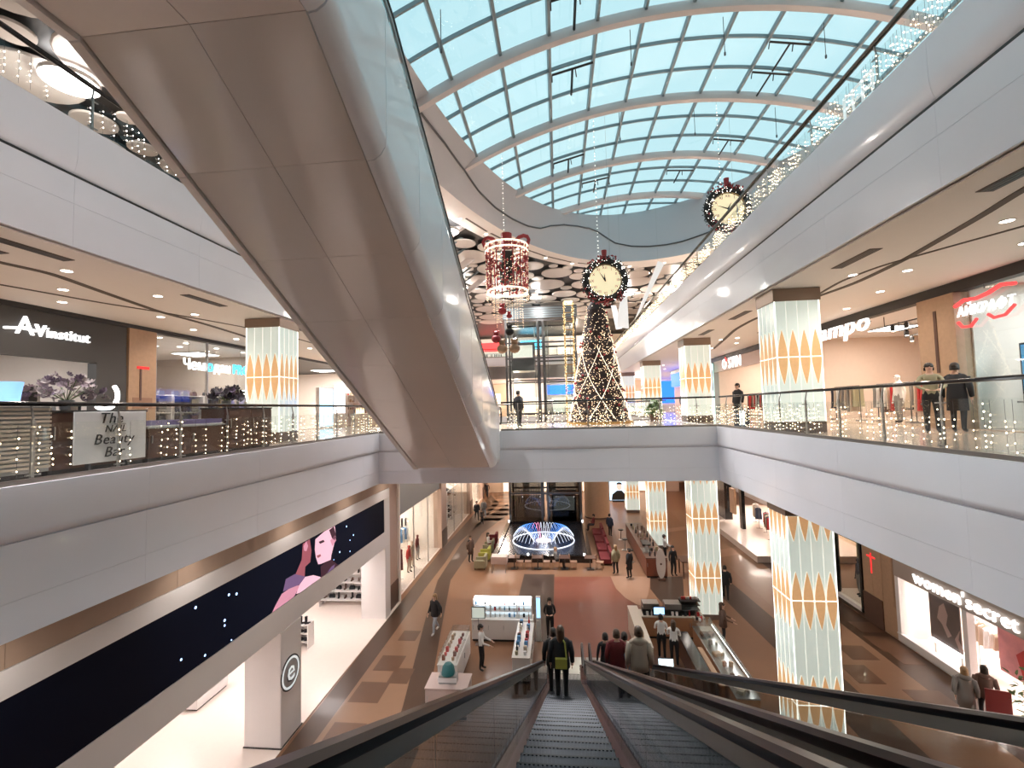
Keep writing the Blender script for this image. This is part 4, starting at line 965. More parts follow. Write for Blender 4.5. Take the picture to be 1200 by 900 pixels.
MB().prism([(XW+.495, 19.75-y*.9, z) for y, z in P], (.004,0,0)).obj('figure_print', mat('poster_skin', (.42,.28,.26), .5), po)
MB().prism([(XW+.495, 19.2-y*.8, z-.3) for y, z in P[2:7]], (.004,0,0)).obj('figure_print', 'poster_skin', po)
pk = T('hanging_banner', 'pink and white banner hanging in the lingerie shop entrance', 'banner', (XW+.7, 17.0, .9), 0, None, True)
MB().box(XW+.7, XW+.72, 16.5, 17.6, .9, 2.6).obj('sheet', mat('banner_pink', (.75,.30,.32), .5, noise=.35, nscale=2.5), pk); MB().box(XW+.69, XW+.73, 16.45, 17.65, 2.6, 2.64).obj('top_rail', 'steel', pk)
MB().prism([(XW+.695, 16.55, 1.1), (XW+.695, 16.8, 1.0), (XW+.695, 17.0, 1.7), (XW+.695, 16.7, 2.0)], (.004,0,0)).obj('red_print', 'red', pk)
rack('clothes rack of pale lingerie behind the shop window', (15.6, 18.6, .03), 1.57, cols(9, 8, ['white_cloth','beige_cloth','grey_cloth','white_cloth']), 1.8, 1.7, 'steel', .8)
rack('clothes rack of white and red nightwear deep in the lingerie shop', (16.4, 16.2, .03), 1.57, cols(9, 9, ['white_cloth','red','beige_cloth']), 1.8, 1.7, 'steel', .8)
for y, n_ in ((20.6,'beside the dark poster'),(14.5,'beside the potted tree')):
    shelf_unit('white wall shelves of folded garments in the lingerie shop '+n_, 19.1, 19.65, y-1.2, y+1.2, .03, (.5,1.0,1.5,2.0), 'white', 'x1')
    for z in (.5,1.0,1.5,2.0):
        for k in range(4): item('folded', (19.35, y-.85+k*.56, .03+z), rs.choice(['white_cloth','beige_cloth','red','grey_cloth']), 'folded garment on the wall shelves of the lingerie shop', 'folded garments in the lingerie shop', 1.57, 1.2)
sg = T('shop_sign', "long white illuminated lower case lettering on the greige facade", 'sign', (XW-.05, 18.1, 2.95))
o = text('lettering', "women'secret", .70, (0, 0, .10), RR, 'sign_white', sg, .03, 'CENTER', 1.0)
for y in (9, 13, 17, 20): ceilpanel('added light panel in the ceiling of the lingerie shop', 16.2, y, 3.3, 1.2, 1.2, 80, (1,.84,.76), 'added light panels of the lingerie shop')
# potted tree and placard at its door
pt = T('potted_tree', 'small leafy tree in a white pot by the lingerie shop door', 'plant', (13.3, 14.9, 0))
MB().lathe([(.16,0),(.22,.02),(.26,.45),(.24,.45),(.23,.40),(.001,.40)], n=14).obj('pot', 'white', pt, smooth=True); MB().tube([(0,0,.38),(.02,0,.9),(-.02,.02,1.3),(.03,0,1.6)], [.03,.025,.02,.012], 6).obj('trunk', 'wood_dark', pt)
mat('leaf', (.10, .16, .05), .5, noise=.3, nscale=8); rl = random.Random(9); lm = None
for k in range(150):
    a = rl.uniform(0, 2*pi); r = rl.uniform(.05, .5); z = rl.uniform(1.0, 2.1)
    if lm is None: o = MB().prism([(0,0,0),(.045,.06,.01),(.03,.15,0),(0,.2,-.02),(-.03,.15,0),(-.045,.06,.01)], (0,0,.003)).obj('leaf', 'leaf', pt); lm = o.data
    else: o = link('leaf', lm, pt)
    o.location = (r*cos(a), r*sin(a), z); o.rotation_euler = (rl.uniform(-.9,.9), rl.uniform(-.9,.9), rl.uniform(0, 6.3))
pl = T('placard_stand', 'dark red placard stand on the tiles before the potted tree', 'placard', (12.9, 15.6, 0), -.3)
MB().box(-.3, .3, -.02, .02, .45, 1.35).obj('board', mat('placard_red', (.22,.03,.03), .4), pl); MB().box(-.32, .32, -.18, .18, 0, .03).obj('foot', 'steel_dark', pl)
for s_ in (-1, 1): MB().box(s_*.27-.015, s_*.27+.015, -.015, .015, .03, .5).obj('leg', 'steel', pl)
# black framed window with dressed mannequins
Rw(MB().box(XW, XW+.3, 23.45, 31, 3.5, S1-.02), 'facade_band', 'facade_greige')
for a, c in ((23.45, 23.6), (25.5, 25.7)): Rw(MB().box(XW-.05, XW+.15, a, c, .2, 3.5), 'window_frame', 'black_gloss')
Rw(MB().box(XW-.05, XW+.15, 23.45, 25.7, .2, .38), 'window_frame', 'white'); Rw(MB().box(XW-.05, XW+.15, 23.45, 25.7, 3.38, 3.5), 'window_frame', 'black_gloss'); Rw(MB().box(XW, XW+.3, 23.45, 31, 0, .2), 'window_base', 'tile_brown')
Rw(MB().box(XW+.04, XW+.052, 23.6, 25.5, .38, 3.38), 'glass_panel', 'glass_clear'); Rw(MB().box(XW, XW+.3, 25.7, 31, .2, 3.5), 'facade_panel', 'shop_dark')
Rw(MB().box(XW+1.3, XW+1.4, 23.4, 26, 0, 3.5), 'window_back', mat('olive_wall', (.42,.40,.28), .6, noise=.1)); Rw(MB().box(XW+.15, XW+1.4, 23.4, 26, .2, .38), 'window_floor', 'shop_floor'); Rw(MB().box(XW+.15, XW+1.4, 23.4, 26, 3.4, 3.5), 'window_ceiling', 'white')
mannequin('grey suited mannequin in the black framed window', (XW+.7, 24.2, .38), -1.57, 'grey_cloth', 'khaki_cloth', 1.9); mannequin('dark suited mannequin in the black framed window', (XW+.75, 24.95, .38), -1.57, 'navy_cloth', 'grey_cloth', 1.9)
lamp('POINT', 'window_lamp', (XW+.5, 24.5, 3.2), 14, (1,.9,.65), .1)
# open shop with pale stage further on
Rw(MB().box(12.3, 20, 31, 46, .0, .42), 'pale_stage', 'shop_floor'); Rw(MB().box(XW, XW+.3, 31, 46, 3.9, S1-.02), 'facade_band', 'shop_dark'); Rw(MB().box(19.5, 20, 31, 46, .42, 3.9), 'shop_wall', 'shop_warm'); Rw(MB().box(XW+.3, 20, 31, 46, 3.9, 4.0), 'shop_ceiling', 'white')
Rw(MB().box(XW-.3, XW+.3, 40.5, 42.6, .42, 3.9), 'black_pier', 'black_gloss'); Rw(MB().box(XW-.1, XW+.15, 37.4, 37.9, .42, 3.9), 'black_post', 'black_gloss'); Rw(MB().box(XW-.1, XW+.1, 39.0, 39.9, 1.2, 3.2), 'wood_panel', 'wood')
for y in (34, 40, 44): ceilpanel('added light panel in the ceiling of the open shop with the pale stage', 16, y, 3.9, 1.5, 1.5, 100, (1,.80,.66), 'added light panels of the open stage shop')
rack('clothes rack of dark garments on the pale stage', (15.0, 35.5, .42), 1.3, cols(9, 12), 2.0, 1.6)
rack('second clothes rack with mixed garments beside the black post on the stage', (15.5, 38.6, .42), 1.3, cols(9, 13), 2.0, 1.6)
# ================================================================ FIRST UPPER FLOOR, RIGHT SHOPS
XA = 11.1
ws = S('wall_right_shops'); mat('shop_peach', (.74, .60, .50), .55, noise=.04)
def A(b, name, m, **k): return W(b, name, m, ws, **k)
A(MB().box(XA-.05, XA+.25, 0, 46, C1-.36, C1-.065), 'black_head_rail', 'dark')
for a, c in ((4, 13.65), (15.0, 24.2), (25.0, 33.6), (34.4, 46)):
    A(MB().box(XA, 19.6, a, c, F1, F1+.02), 'shop_floor', 'tile_upper'); A(MB().box(XA+.3, 19.6, a, c, C1-.2, C1-.12), 'shop_ceiling', 'white'); A(MB().box(19.4, 19.6, a, c, F1, C1-.1), 'shop_wall', 'shop_peach' if a > 10 else 'shop_wall'); A(MB().box(XA+.3, 19.6, c, c+.15, F1, C1-.1), 'shop_wall', 'shop_peach' if a > 10 else 'shop_wall')
A(MB().box(XA-.1, XA+.3, 13.7, 15.0, F1, C1-.36), 'wood_pier', 'wood'); A(MB().box(XA-.12, XA-.1, 14.3, 14.4, F1+1.6, F1+3.4), 'pier_groove', 'wood_dark')
A(MB().box(XA-.1, XA+.3, 24.2, 25.0, F1, C1-.36), 'wood_pier', 'wood'); A(MB().box(XA-.1, XA+.3, 33.6, 34.4, F1, C1-.36), 'grey_pier', 'shop_grey')
# glazed optician: panes, neon sign, lit screen
for k in range(4):
    y0 = 4.6+k*2.26; A(MB().box(XA+.05, XA+.065, y0+.02, y0+2.24, F1+.05, C1-.36), 'glass_panel', 'glass'); A(MB().box(XA, XA+.1, y0-.02, y0+.02, F1, C1-.36), 'mullion', 'shop_grey')
sg = T('neon_sign', 'red and white neon sign with wavy red tubes behind the optician glass', 'sign', (XA-.07, 12.85, 12.3))
text('lettering', 'АЙКРАФТ', .36, (0, .0, .2), RR, 'sign_white', sg, .02, 'CENTER', .88, .15)
b = MB(); b.tube([(0,.85,.40),(0,.55,.52),(0,.2,.48),(0,-.15,.54),(0,-.5,.66),(0,-.85,.60)], .05, 6).obj('neon_wave', 'sign_red', sg, smooth=True)
MB().tube([(0,.78,-.05),(0,.66,-.2),(0,.4,-.22),(0,.22,-.05)], .04, 6).obj('neon_arc', 'sign_red', sg, smooth=True); MB().tube([(0,-.1,.0),(0,-.25,-.12),(0,-.55,-.1),(0,-.8,.1)], .04, 6).obj('neon_arc', 'sign_red', sg, smooth=True)
MB().tube([(.05,0,.7),(.05,0,.95)], .015, 5).obj('hanger', 'steel_dark', sg)
sc = T('advert_screen', 'tall cyan and navy advertising screen behind the optician glass', 'screen', (XA+.9, 12.3, F1+.02), 0, None, True)
MB().box(XA+.9, XA+1.0, 11.2, 13.1, F1+.02, F1+2.25).obj('housing', 'black_gloss', sc); MB().box(XA+.885, XA+.9, 11.25, 13.05, F1+.5, F1+2.2).obj('picture', glow('screen_navy', (.03,.13,.24), 1.0), sc)
for pts, m in (([(13.0,1.0),(12.4,1.35),(12.9,1.5)], 'scr_cyan'), ([(12.2,.6),(11.3,.7),(11.3,1.3),(12.0,1.1)], 'scr_cyan'), ([(12.9,.55),(12.5,.5),(12.6,.95)], 'scr_cyan'), ([(12.6,.8),(12.2,.75),(12.3,1.0)], 'scr_red'), ([(12.9,1.95),(11.4,1.95),(11.4,2.1),(12.9,2.1)], 'scr_cyan')):
    glow('scr_cyan', (.15,.75,.85), 1.2); glow('scr_red', (.8,.15,.2), .9)
    MB().prism([(XA+.88, y, F1+z) for y, z in pts], (.004,0,0)).obj('picture_shape', m, sc)
text('picture_text', 'ММН', .42, (XA+.875, 12.3, F1+1.7), RR, glow('scr_text', (.55,.85,.95), 1.2), sc, .003)
shelf_unit('grey display cabinet of spectacles behind the optician glass', XA+1.6, XA+2.0, 13.1, 13.6, F1+.02, (.4,.8,1.2,1.6), 'shop_grey', 'x1')
# open fashion shop: sign, racks, track lights, wooden fixture
sg = T('shop_sign', 'white glowing cursive shop name above the open fashion shop', 'sign', (XA, 18.9, 12.9)); text('lettering', 'ampo', 1.0, (0, 0, .1), RR, 'sign_white', sg, .04, 'CENTER', 1.35, .2)
MB().box(.04, .07, -1.6, 1.6, .05, .09).obj('carrier', 'steel_dark', sg)
for k, (x, y0, y1, lb) in enumerate(((12.2,15.4,18.2,'nearest the shop sign'),(13.6,15.4,19.5,'in the middle of the fashion shop'),(15.2,15.4,21.5,'deepest in the fashion shop'))):
    t = T('track_light', 'black ceiling track with spot heads '+lb, 'track light', (x, y0, C1-.6)); MB().box(-.02, .02, 0, y1-y0, 0, .04).obj('track', 'dark', t)
    for q in (0, y1-y0): MB().box(-.01, .01, q-.01, q+.01, .04, .38).obj('rod', 'dark', t)
    n = 4
    for i in range(n):
        y = .4+(y1-y0-.8)*i/(n-1); h_ = MB().lathe([(.04,-.22),(.07,-.22),(.075,-.05),(.03,0),(.001,0)], (0, y, 0), 8).obj('spot_head', 'dark', t); MB().lathe([(.001,-.225),(.055,-.225),(.055,-.215),(.001,-.215)], (0, y, 0), 8).obj('lens', 'downlight', h_)
    lamp('SPOT', 'track_lamp', (x, (y0+y1)/2, C1-.9), 260, (1,.85,.62), .08, rot=(0, radians(35), 0), spot=radians(110))
for k, (p, rz, n, sd, lb) in enumerate((((12.4,16.4),1.57,9,21,'with a red dress near the wooden pier'),((12.6,18.6),1.57,9,22,'of mixed coats below the white shop sign'),((13.8,17.2),.2,8,23,'of pale garments in the middle of the fashion shop'),((12.5,21.2),1.57,9,24,'of dark garments behind the lit column'),((14.5,20.2),1.57,9,25,'of brown garments deep in the fashion shop'))):
    rack('clothes rack '+lb, (*p, F1+.02), rz, (['red','white_cloth'] if k == 0 else [])+cols(n, sd), 1.7, 1.45)
mannequin('mannequin in a long red dress in the open fashion shop', (11.8, 15.9, F1+.02), -1.57, 'red', 'red'); mannequin('mannequin in a white blouse in the open fashion shop', (11.9, 17.3, F1+.02), -1.57, 'white_cloth', 'grey_cloth')
wf = T('wooden_fixture', 'long low wooden wall fixture behind the racks of the fashion shop', 'cabinet', (17.4, 18.5, F1+.02), 0, None, True); MB().box(17.2, 17.6, 15.3, 23, F1+.02, F1+1.6).obj('carcass', 'wood', wf)
for k in range(6): MB().box(17.17, 17.2, 15.4+k*1.26, 16.6+k*1.26, F1+.1, F1+1.5).obj('door_panel', 'wood', wf)
# shop with apostrophe sign
A(MB().box(XA, XA+.2, 25.0, 33.6, C1-1.1, C1-.36), 'sign_band', 'pier_pink')
sg = T('shop_sign', 'white capital letters with a red apostrophe on a dusky band', 'sign', (XA-.03, 30.3, 12.72)); text('lettering', 'O STIN', .95, (0, 0, .03), RR, 'sign_white', sg, .03, 'CENTER', 1.0); MB().box(-.03, .03, .82, .92, .2, .5).obj('apostrophe', 'sign_red', sg)
for p, sd, lb in (((12.5,27.2),31,'just inside'),((12.7,29.6),32,'below the lettering of'),((13.0,31.6),33,'at the far end of')): rack('clothes rack %s the shop with the apostrophe sign' % lb, (*p, F1+.02), 1.57, cols(9, sd), 1.8, 1.45)
ad = T('angled_banner', 'teal and white geometric banner beside the apostrophe shop', 'banner', (XA-.25, 33.9, F1), 0, None, True); MB().box(XA-.28, XA-.25, 33.0, 34.3, F1, C1-.5).obj('sheet', glow('banner_pale', (.55,.85,.85), .6), ad)
for q in ([(33.05,1.6),(34.25,2.7),(34.25,3.5),(33.05,3.2)], [(33.4,.9),(34.2,.9),(34.2,1.5),(33.6,1.6)]): MB().prism([(XA-.29, y, F1+z) for y, z in q], (.008,0,0)).obj('dark_print', mat('banner_teal', (.02,.05,.07), .4), ad)
# blue shop
A(MB().box(XA-.02, XA+.2, 34.4, 46, C1-1.6, C1-.36), 'sign_band', 'sign_blue')
sg = T('shop_sign', 'row of white letters on the vivid blue shopfront band', 'sign', (XA-.05, 38, 12.4)); MB().box(-.01, .02, -1.6, 1.6, -.25, .25).obj('plate', 'sign_white', sg)
for (x, y, e) in ((13.2,8,60),(13.2,11.5,60),(14.5,17,85),(14.5,21,85),(14.5,27,95),(14.5,31,95),(14.5,37,150),(14.5,42,150)):
    ceilpanel('added light panel in the ceiling of a shop behind the row of lit columns', x, y, C1-.2, 1.4, 1.4, e, (1,.86,.72) if y > 13 else (.9,.97,1), 'added light panels of the shops behind the lit columns')

# ================================================================ FIRST UPPER FLOOR, LEFT SHOPS
XB = -14.4
wb = S('wall_left_gallery'); mat('shop_taupe', (.42, .36, .31), .55, noise=.04)
def B_(b, name, m, **k): return W(b, name, m, wb, **k)
B_(MB().box(XB-.25, XB+.05, 0, 46, C1-.2, C1-.065), 'black_head_rail', 'dark')
for a, c in ((3, 13.8), (15.0, 22.4), (22.6, 34), (34.2, 46)):
    B_(MB().box(-21.8, XB, a, c, F1, F1+.02), 'shop_floor', 'tile_upper'); B_(MB().box(-21.8, XB-.3, a, c, C1-.18, C1-.1), 'shop_ceiling', 'shop_dark' if 22 < a < 30 or a < 5 else 'white'); B_(MB().box(-21.9, -21.6, a, c, F1, C1-.1), 'shop_wall', 'shop_taupe' if 14 < a < 16 else 'shop_wall'); B_(MB().box(-21.6, XB-.3, c, c+.15, F1, C1-.1), 'shop_wall', 'shop_taupe' if 14 < a < 16 else 'shop_wall')
B_(MB().box(XB-.2, XB, 3, 13.9, C1-1.5, C1-.2), 'sign_band', 'shop_dark'); B_(MB().box(XB-.3, XB+.02, 12.9, 13.9, F1, C1-1.5), 'black_pier', 'shop_dark')
B_(MB().box(XB-.3, XB+.05, 13.95, 15.0, F1, C1-.2), 'wood_pier', 'wood'); B_(MB().box(XB+.05, XB+.07, 14.35, 14.42, F1+1.5, F1+2.6), 'pier_groove', 'wood_dark'); B_(MB().box(XB+.05, XB+.07, 14.25, 14.7, F1+2.6, F1+2.68), 'red_mark', 'sign_red_soft'); B_(MB().box(XB+.05, XB+.06, 14.1, 14.85, F1+1.2, F1+1.6), 'pale_plate', 'tile_pale')
sg = T('shop_sign', 'white glowing beauty salon sign with a tall swooping A on black', 'sign', (XB+.03, 11.7, 12.72)); text('lettering', 'institut', .42, (0, .35, -.03), RL, 'sign_white', sg, .03, 'CENTER', .95)
text('lettering', 'Av', .72, (0, -.62, .06), RL, 'sign_white', sg, .03, 'CENTER', .9); MB().tube([(.0,-1.25,-.05),(.0,-.9,.0),(.0,-.5,-.02)], .035, 5).obj('swoosh', 'sign_white', sg)
t = T('linear_lamp', 'two long white light lines meeting at a point in the dark salon ceiling', 'lamp', (-17.5, 9.5, C1-.75), 0, None, True)
MB().tube([(-16.0, 4.5, C1-.8), (-16.6, 12.3, C1-.8)], .05, 5).obj('light_bar', 'led_white', t); MB().tube([(-18.6, 4.5, C1-.8), (-16.6, 12.3, C1-.8)], .05, 5).obj('light_bar', 'led_white', t)
for q in ((-16.1,6),(-16.5,11.5),(-18.2,6)): MB().tube([(q[0], q[1], C1-.76), (q[0], q[1], C1-.18)], .012, 4).obj('hanger', 'dark', t)
lamp('AREA', 'salon_lamp', (-17, 8.5, C1-.9), 150, (1,.97,.95), .6, 5)
st_ = T('salon_shelf', 'black framed shelf of bottles along the salon wall', 'shelf', (-16.6, 9, F1+.02), 0, None, True)
for z in (.5, 1.1, 1.7): MB().box(-16.8, -16.3, 5, 12.8, F1+z, F1+z+.03).obj('shelf_board', 'dark', st_)
for y in (5, 7.6, 10.2, 12.75): MB().box(-16.8, -16.3, y, y+.04, F1+.02, F1+2.0).obj('upright', 'dark', st_)
for k in range(26):
    item(rs.choice(['bottle','jar','carton']), (-16.5, 5.25+k*.285, F1+1.73 if k % 2 else F1+1.13), rs.choice(['white','blue_cloth','beige_cloth','grey_cloth','white']), 'small bottle or box on the black salon shelf', 'bottles on the salon shelf', 0, 1.7)
# luggage shop behind glass
for k in range(3):
    y0 = 15.05+k*2.45; B_(MB().box(XB-.06, XB-.045, y0+.02, y0+2.43, F1+.05, C1-.2), 'glass_panel', 'glass_clear'); B_(MB().box(XB-.1, XB, y0-.02, y0+.02, F1, C1-.2), 'mullion', 'steel')
sg = T('shop_sign', 'glowing white and cyan letters behind the luggage shop glass', 'sign', (XB-.3, 18.4, 12.3)); text('lettering', 'Чем', .62, (0, -1.25, 0), RL, 'sign_white', sg, .03, 'CENTER', .9); text('lettering', 'о', .62, (0, -.42, 0), RL, 'sign_cyan', sg, .03); text('lettering', 'дан', .62, (0, .30, -.0), RL, 'sign_white', sg, .03, 'CENTER', .9); text('lettering', 'PRO', .62, (0, 1.5, 0), RL, 'sign_cyan', sg, .03, 'CENTER', .9)
for q in (-1.5, 1.5): MB().tube([(-.05, q, .25), (-.05, q, .95)], .012, 4).obj('hanger', 'steel', sg)
for i, y in enumerate((15.95, 17.75, 19.55, 21.35)):
    shelf_unit('white gridded luggage shelf, bay '+['beside the wooden pier','second from the wooden pier','third from the wooden pier','behind the lit column'][i], -17.6, -17.0, y-.85, y+.85, F1+.02, (.35,1.1,1.85), 'white', 'x0')
    for z in (.35, 1.1, 1.85):
        for k in range(3): item('suitcase' if z < 1.5 else 'handbag', (-17.25, y-.52+k*.52, F1+.02+z), rs.choice(['black_cloth','grey_cloth','khaki_cloth','navy_cloth','brown_cloth']), 'bag or case on the white luggage shelves', 'luggage on the white shelves', 1.57, 1.0)
for x, y in ((-15.2,16),(-15.4,17.5),(-15.4,19.2),(-15.3,20.8),(-16.4,16.6),(-16.4,18.3),(-16.5,20)):
    downlight(x, y, C1-.182, 'round downlight in the ceiling of the luggage shop', 'downlights of the luggage shop', 60, False)
# bright perfumery and phone shop beyond the lit column
sc = T('light_wall', 'tall pale blue illuminated panel wall beyond the lit column of the nail bar', 'light panel', (-13.6, 25.6, F1), 0, None, True); MB().box(-13.8, -13.6, 24.9, 26.5, F1, F1+2.4).obj('housing', 'white', sc); MB().box(-13.6, -13.585, 24.95, 26.45, F1+.15, F1+2.35).obj('lit_face', glow('cyan_face', (.35,.75,1), 1.3), sc)
sc = T('light_wall', 'tall white illuminated panel wall next to the pale blue one', 'light panel', (-13.6, 27.4, F1), 0, None, True); MB().box(-13.8, -13.6, 26.6, 28.1, F1, F1+2.6).obj('housing', 'white', sc); MB().box(-13.6, -13.585, 26.65, 28.05, F1+.9, F1+2.55).obj('lit_face', glow('white_face', (1,.98,.95), 1.3), sc)
sg = T('shop_sign', 'white illuminated name board under the dark ceiling of the perfumery', 'sign', (-13.9, 29.6, 12.3)); MB().box(-.05, .0, -1.2, 1.2, -.2, .25).obj('board', 'sign_white', sg); text('lettering', 'косметик', .34, (.01, 0, .02), RL, 'dark', sg, .005); MB().box(-.03, -.01, -.02, .02, .25, 1.095).obj('hanger', 'dark', sg)
for i, y in enumerate((29.2, 31.1, 33.0)):
    shelf_unit('lit perfumery shelf wall, bay '+['beside the white panel wall','in the middle','farthest along the gallery'][i], -14.9, -14.45, y-.9, y+.9, F1+.02, (.6,1.1,1.6,2.1), 'shop_wall', 'x0')
    for z in (.6,1.1,1.6,2.1):
        for k in range(5): item(rs.choice(['bottle','carton','jar']), (-14.65, y-.75+k*.37, F1+.02+z), rs.choice(['beige_cloth','brown_cloth','wood','white','red']), 'perfume bottle or box on the lit perfumery shelves', 'goods on the perfumery shelves', 0, 1.4)
for i, y in enumerate((27.6, 30.2, 32.4)):
    t = T('display_island', 'gold lit perfumery island '+['beside the white panel wall','in the middle of the perfumery','at the far end of the perfumery'][i], 'display', (-12.3, y, F1)); MB().box(-.4, .4, -.6, .6, 0, .8).obj('body', 'wood', t); MB().box(-.3, .3, -.5, .5, .8, .84).obj('top', 'shop_wall', t)
    for k in range(8): item('bottle', (-12.55+(k % 2)*.45, y-.42+(k//2)*.28, F1+.84), rs.choice(['gold_light','beige_cloth','brown_cloth']), 'amber bottle on a perfumery island', 'bottles on the perfumery islands', 0, 1.3)
for (x, y, e) in ((-17.5,17,50),(-17.5,20.5,50),(-17,26,180),(-16.5,31,220),(-17,37,200),(-17,42,200)):
    ceilpanel('added light panel in the ceiling of the luggage shop or the perfumery', x, y, C1-.18, 1.4, 1.4, e, (1,.92,.84), 'added light panels of the luggage shop and perfumery')

# ================================================================ NAIL BAR beside the left railing
nb = T('slatted_cabinet', 'pale slatted cabinet at the end of the nail bar by the railing', 'cabinet', (-8.1, 5.3, F1), 0, None, True)
MB().box(-8.4, -7.8, 4.2, 6.3, F1+.12, F1+1.1).obj('carcass', 'shop_grey', nb)
for k in range(15): MB().box(-7.8, -7.77, 4.2, 6.3, F1+.18+k*.062, F1+.215+k*.062).obj('slat', mat('slat_beige', (.55,.47,.38), .5), nb)
MB().box(-8.45, -7.76, 4.15, 6.33, F1+1.1, F1+1.14).obj('top', 'shop_wall', nb); MB().box(-8.35, -7.85, 4.25, 6.25, F1, F1+.12).obj('plinth', 'dark', nb)
def counter(label, x0, x1, y0, y1, z0, h, body, top, doors='x', glass_top=0, n=2, name='counter'):
    t = T(name, label, 'counter', ((x0+x1)/2, (y0+y1)/2, z0), 0, None, True)
    MB().box(x0+.03, x1-.03, y0+.03, y1-.03, z0, z0+.1).obj('plinth', 'dark', t); MB().box(x0, x1, y0, y1, z0+.1, z0+h-.04).obj('carcass', body, t); MB().box(x0-.02, x1+.02, y0-.02, y1+.02, z0+h-.04, z0+h).obj('worktop', top, t, bevel=.008)
    for k in range(n):
        if doors == 'x': w = (y1-y0)/n; dp_ = MB().box(x1, x1+.015, y0+k*w+.01, y0+(k+1)*w-.01, z0+.13, z0+h-.07).obj('door_panel', body, t); MB().box(x1+.015, x1+.035, y0+k*w+.06, y0+k*w+.08, z0+h*.55, z0+h*.75).obj('handle', 'steel', dp_)
        else: w = (x1-x0)/n; dp_ = MB().box(x0+k*w+.01, x0+(k+1)*w-.01, y0-.015, y0, z0+.13, z0+h-.07).obj('door_panel', body, t); MB().box(x0+k*w+.06, x0+k*w+.08, y0-.035, y0-.015, z0+h*.55, z0+h*.75).obj('handle', 'steel', dp_)
    if glass_top:
        b = MB(); g = .01
        for q in ((x0,x0+g,y0,y1),(x1-g,x1,y0,y1),(x0,x1,y0,y0+g),(x0,x1,y1-g,y1)): b.box(*q, z0+h, z0+h+glass_top)
        b.box(x0, x1, y0, y1, z0+h+glass_top, z0+h+glass_top+g); b.obj('glass_case', 'glass_clear', t)
    return t
counter('dark brown counter of the nail bar behind the white sign board', -8.6, -7.95, 6.4, 8.1, F1, 1.05, 'wood_dark', 'dark')
counter('dark counter of the nail bar with a purple lit case', -8.6, -7.95, 8.15, 10.2, F1, .72, 'wood_dark', 'shop_grey', 'x', .36)
MB()
counter('tall dark cabinet at the end of the nail bar by the lit column', -8.6, -7.9, 10.25, 11.9, F1, 1.1, 'wood_dark', 'dark')
pu = T('purple_tray', 'purple tray lying in the glass case of the nail bar', 'tray', (-8.25, 9.2, F1+.72)); MB().box(-.27, .27, -.95, .95, .0, .12).obj('lining', mat('purple', (.20,.15,.30), .5, emit=.1), pu)
MB().box(-.28, .28, -.97, .97, 0, .02).obj('base', 'white', pu)
sb = T('sign_board', 'white board with four lines of black script before the nail bar', 'sign', (-7.75, 7.26, F1+.16), 0, None, True); MB().box(-7.78, -7.75, 6.62, 7.9, F1+.16, F1+1.02).obj('panel', mat('board_white', (.72,.71,.70), .5), sb, bevel=.006)
glow('board_blue', (.3,.6,.9), .5)
for s_, z, sz_, m, y in (('The', .90, .26, 'dark', 7.22), ('NAIL', .72, .17, 'dark', 7.3), ('Beauty', .54, .25, 'dark', 7.28), ('Bar', .32, .25, 'dark', 7.28)): text('lettering', s_, sz_, (-7.745, y, F1+z), RL, m, sb, .004, 'CENTER', 1, .25)
for y in (6.9, 7.6): MB().box(-7.85, -7.78, y-.02, y+.02, F1+.0, F1+.9).obj('bracket', 'steel_dark', sb)
# flower arrangements
def flowers(label, p, r, seed, pal, petals=46):
    t = T('flower_arrangement', label, 'flowers', p); MB().lathe([(.06,0),(.09,.02),(.11,.18),(.10,.18),(.001,.16)], n=10).obj('vase', 'shop_grey', t, smooth=True); rf = random.Random(seed); m0 = None
    for k in range(petals):
        a = rf.uniform(0, 2*pi); e = rf.uniform(-.15, 1.3); q = r*rf.uniform(.55, 1.0); c = Vector((q*cos(a)*cos(e), q*sin(a)*cos(e)*1.25, .22+q*sin(e)*.85)); m = rf.choice(pal); b = MB(); s_ = rf.uniform(.05, .095)
        if m0 is None:
            for j in range(7): aa = j*2*pi/7; b.add([(0,0,0),(s_*cos(aa-.4),s_*sin(aa-.4),s_*.5),(1.25*s_*cos(aa),1.25*s_*sin(aa),s_*.75),(s_*cos(aa+.4),s_*sin(aa+.4),s_*.5)], [(0,1,2,3)])
            o = b.obj('bloom', m, t, fix=False); m0 = o.data
        else: o = link('bloom', m0, t)
        o.location = c; o.rotation_euler = (rf.uniform(-1,1), rf.uniform(-1,1), rf.uniform(0,6)); o.scale = (rf.uniform(.8,1.4),)*3; setmat(o, 0, m)
    b = MB()
    for k in range(14): a = rf.uniform(0, 2*pi); q = r*.7; b.tube([(0,0,.15),(q*cos(a), q*sin(a), .25+r*rf.uniform(.2,.6))], .006, 3)
    b.obj('stems', 'leaf', t)
mat('bloom_purple', (.16,.11,.17), .7); mat('bloom_mauve', (.32,.24,.27), .7); mat('bloom_grey', (.42,.36,.35), .7); mat('bloom_dark', (.05,.04,.05), .7)
flowers('large mauve and grey flower arrangement on the nail bar counter', (-8.3, 6.95, F1+1.05), .48, 4, ['bloom_purple','bloom_mauve','bloom_grey','bloom_mauve'], 80)
flowers('dark purple flower arrangement on the nail bar near the luggage shop', (-8.3, 10.7, F1+1.1), .36, 5, ['bloom_purple','bloom_dark','bloom_dark'], 50)
va = T('glass_vase', 'pale blue glowing vase standing on the slatted cabinet', 'vase', (-8.1, 6.0, F1+1.14)); MB().lathe([(.06,0),(.10,.03),(.12,.2),(.14,.34),(.12,.34),(.10,.2),(.001,.05)], n=12).obj('bowl', glow('vase_blue', (.25,.5,.85), .6), va, smooth=True); MB().lathe([(.07,0),(.075,.0),(.075,.02),(.001,.02)], n=12).obj('foot', 'white', va)
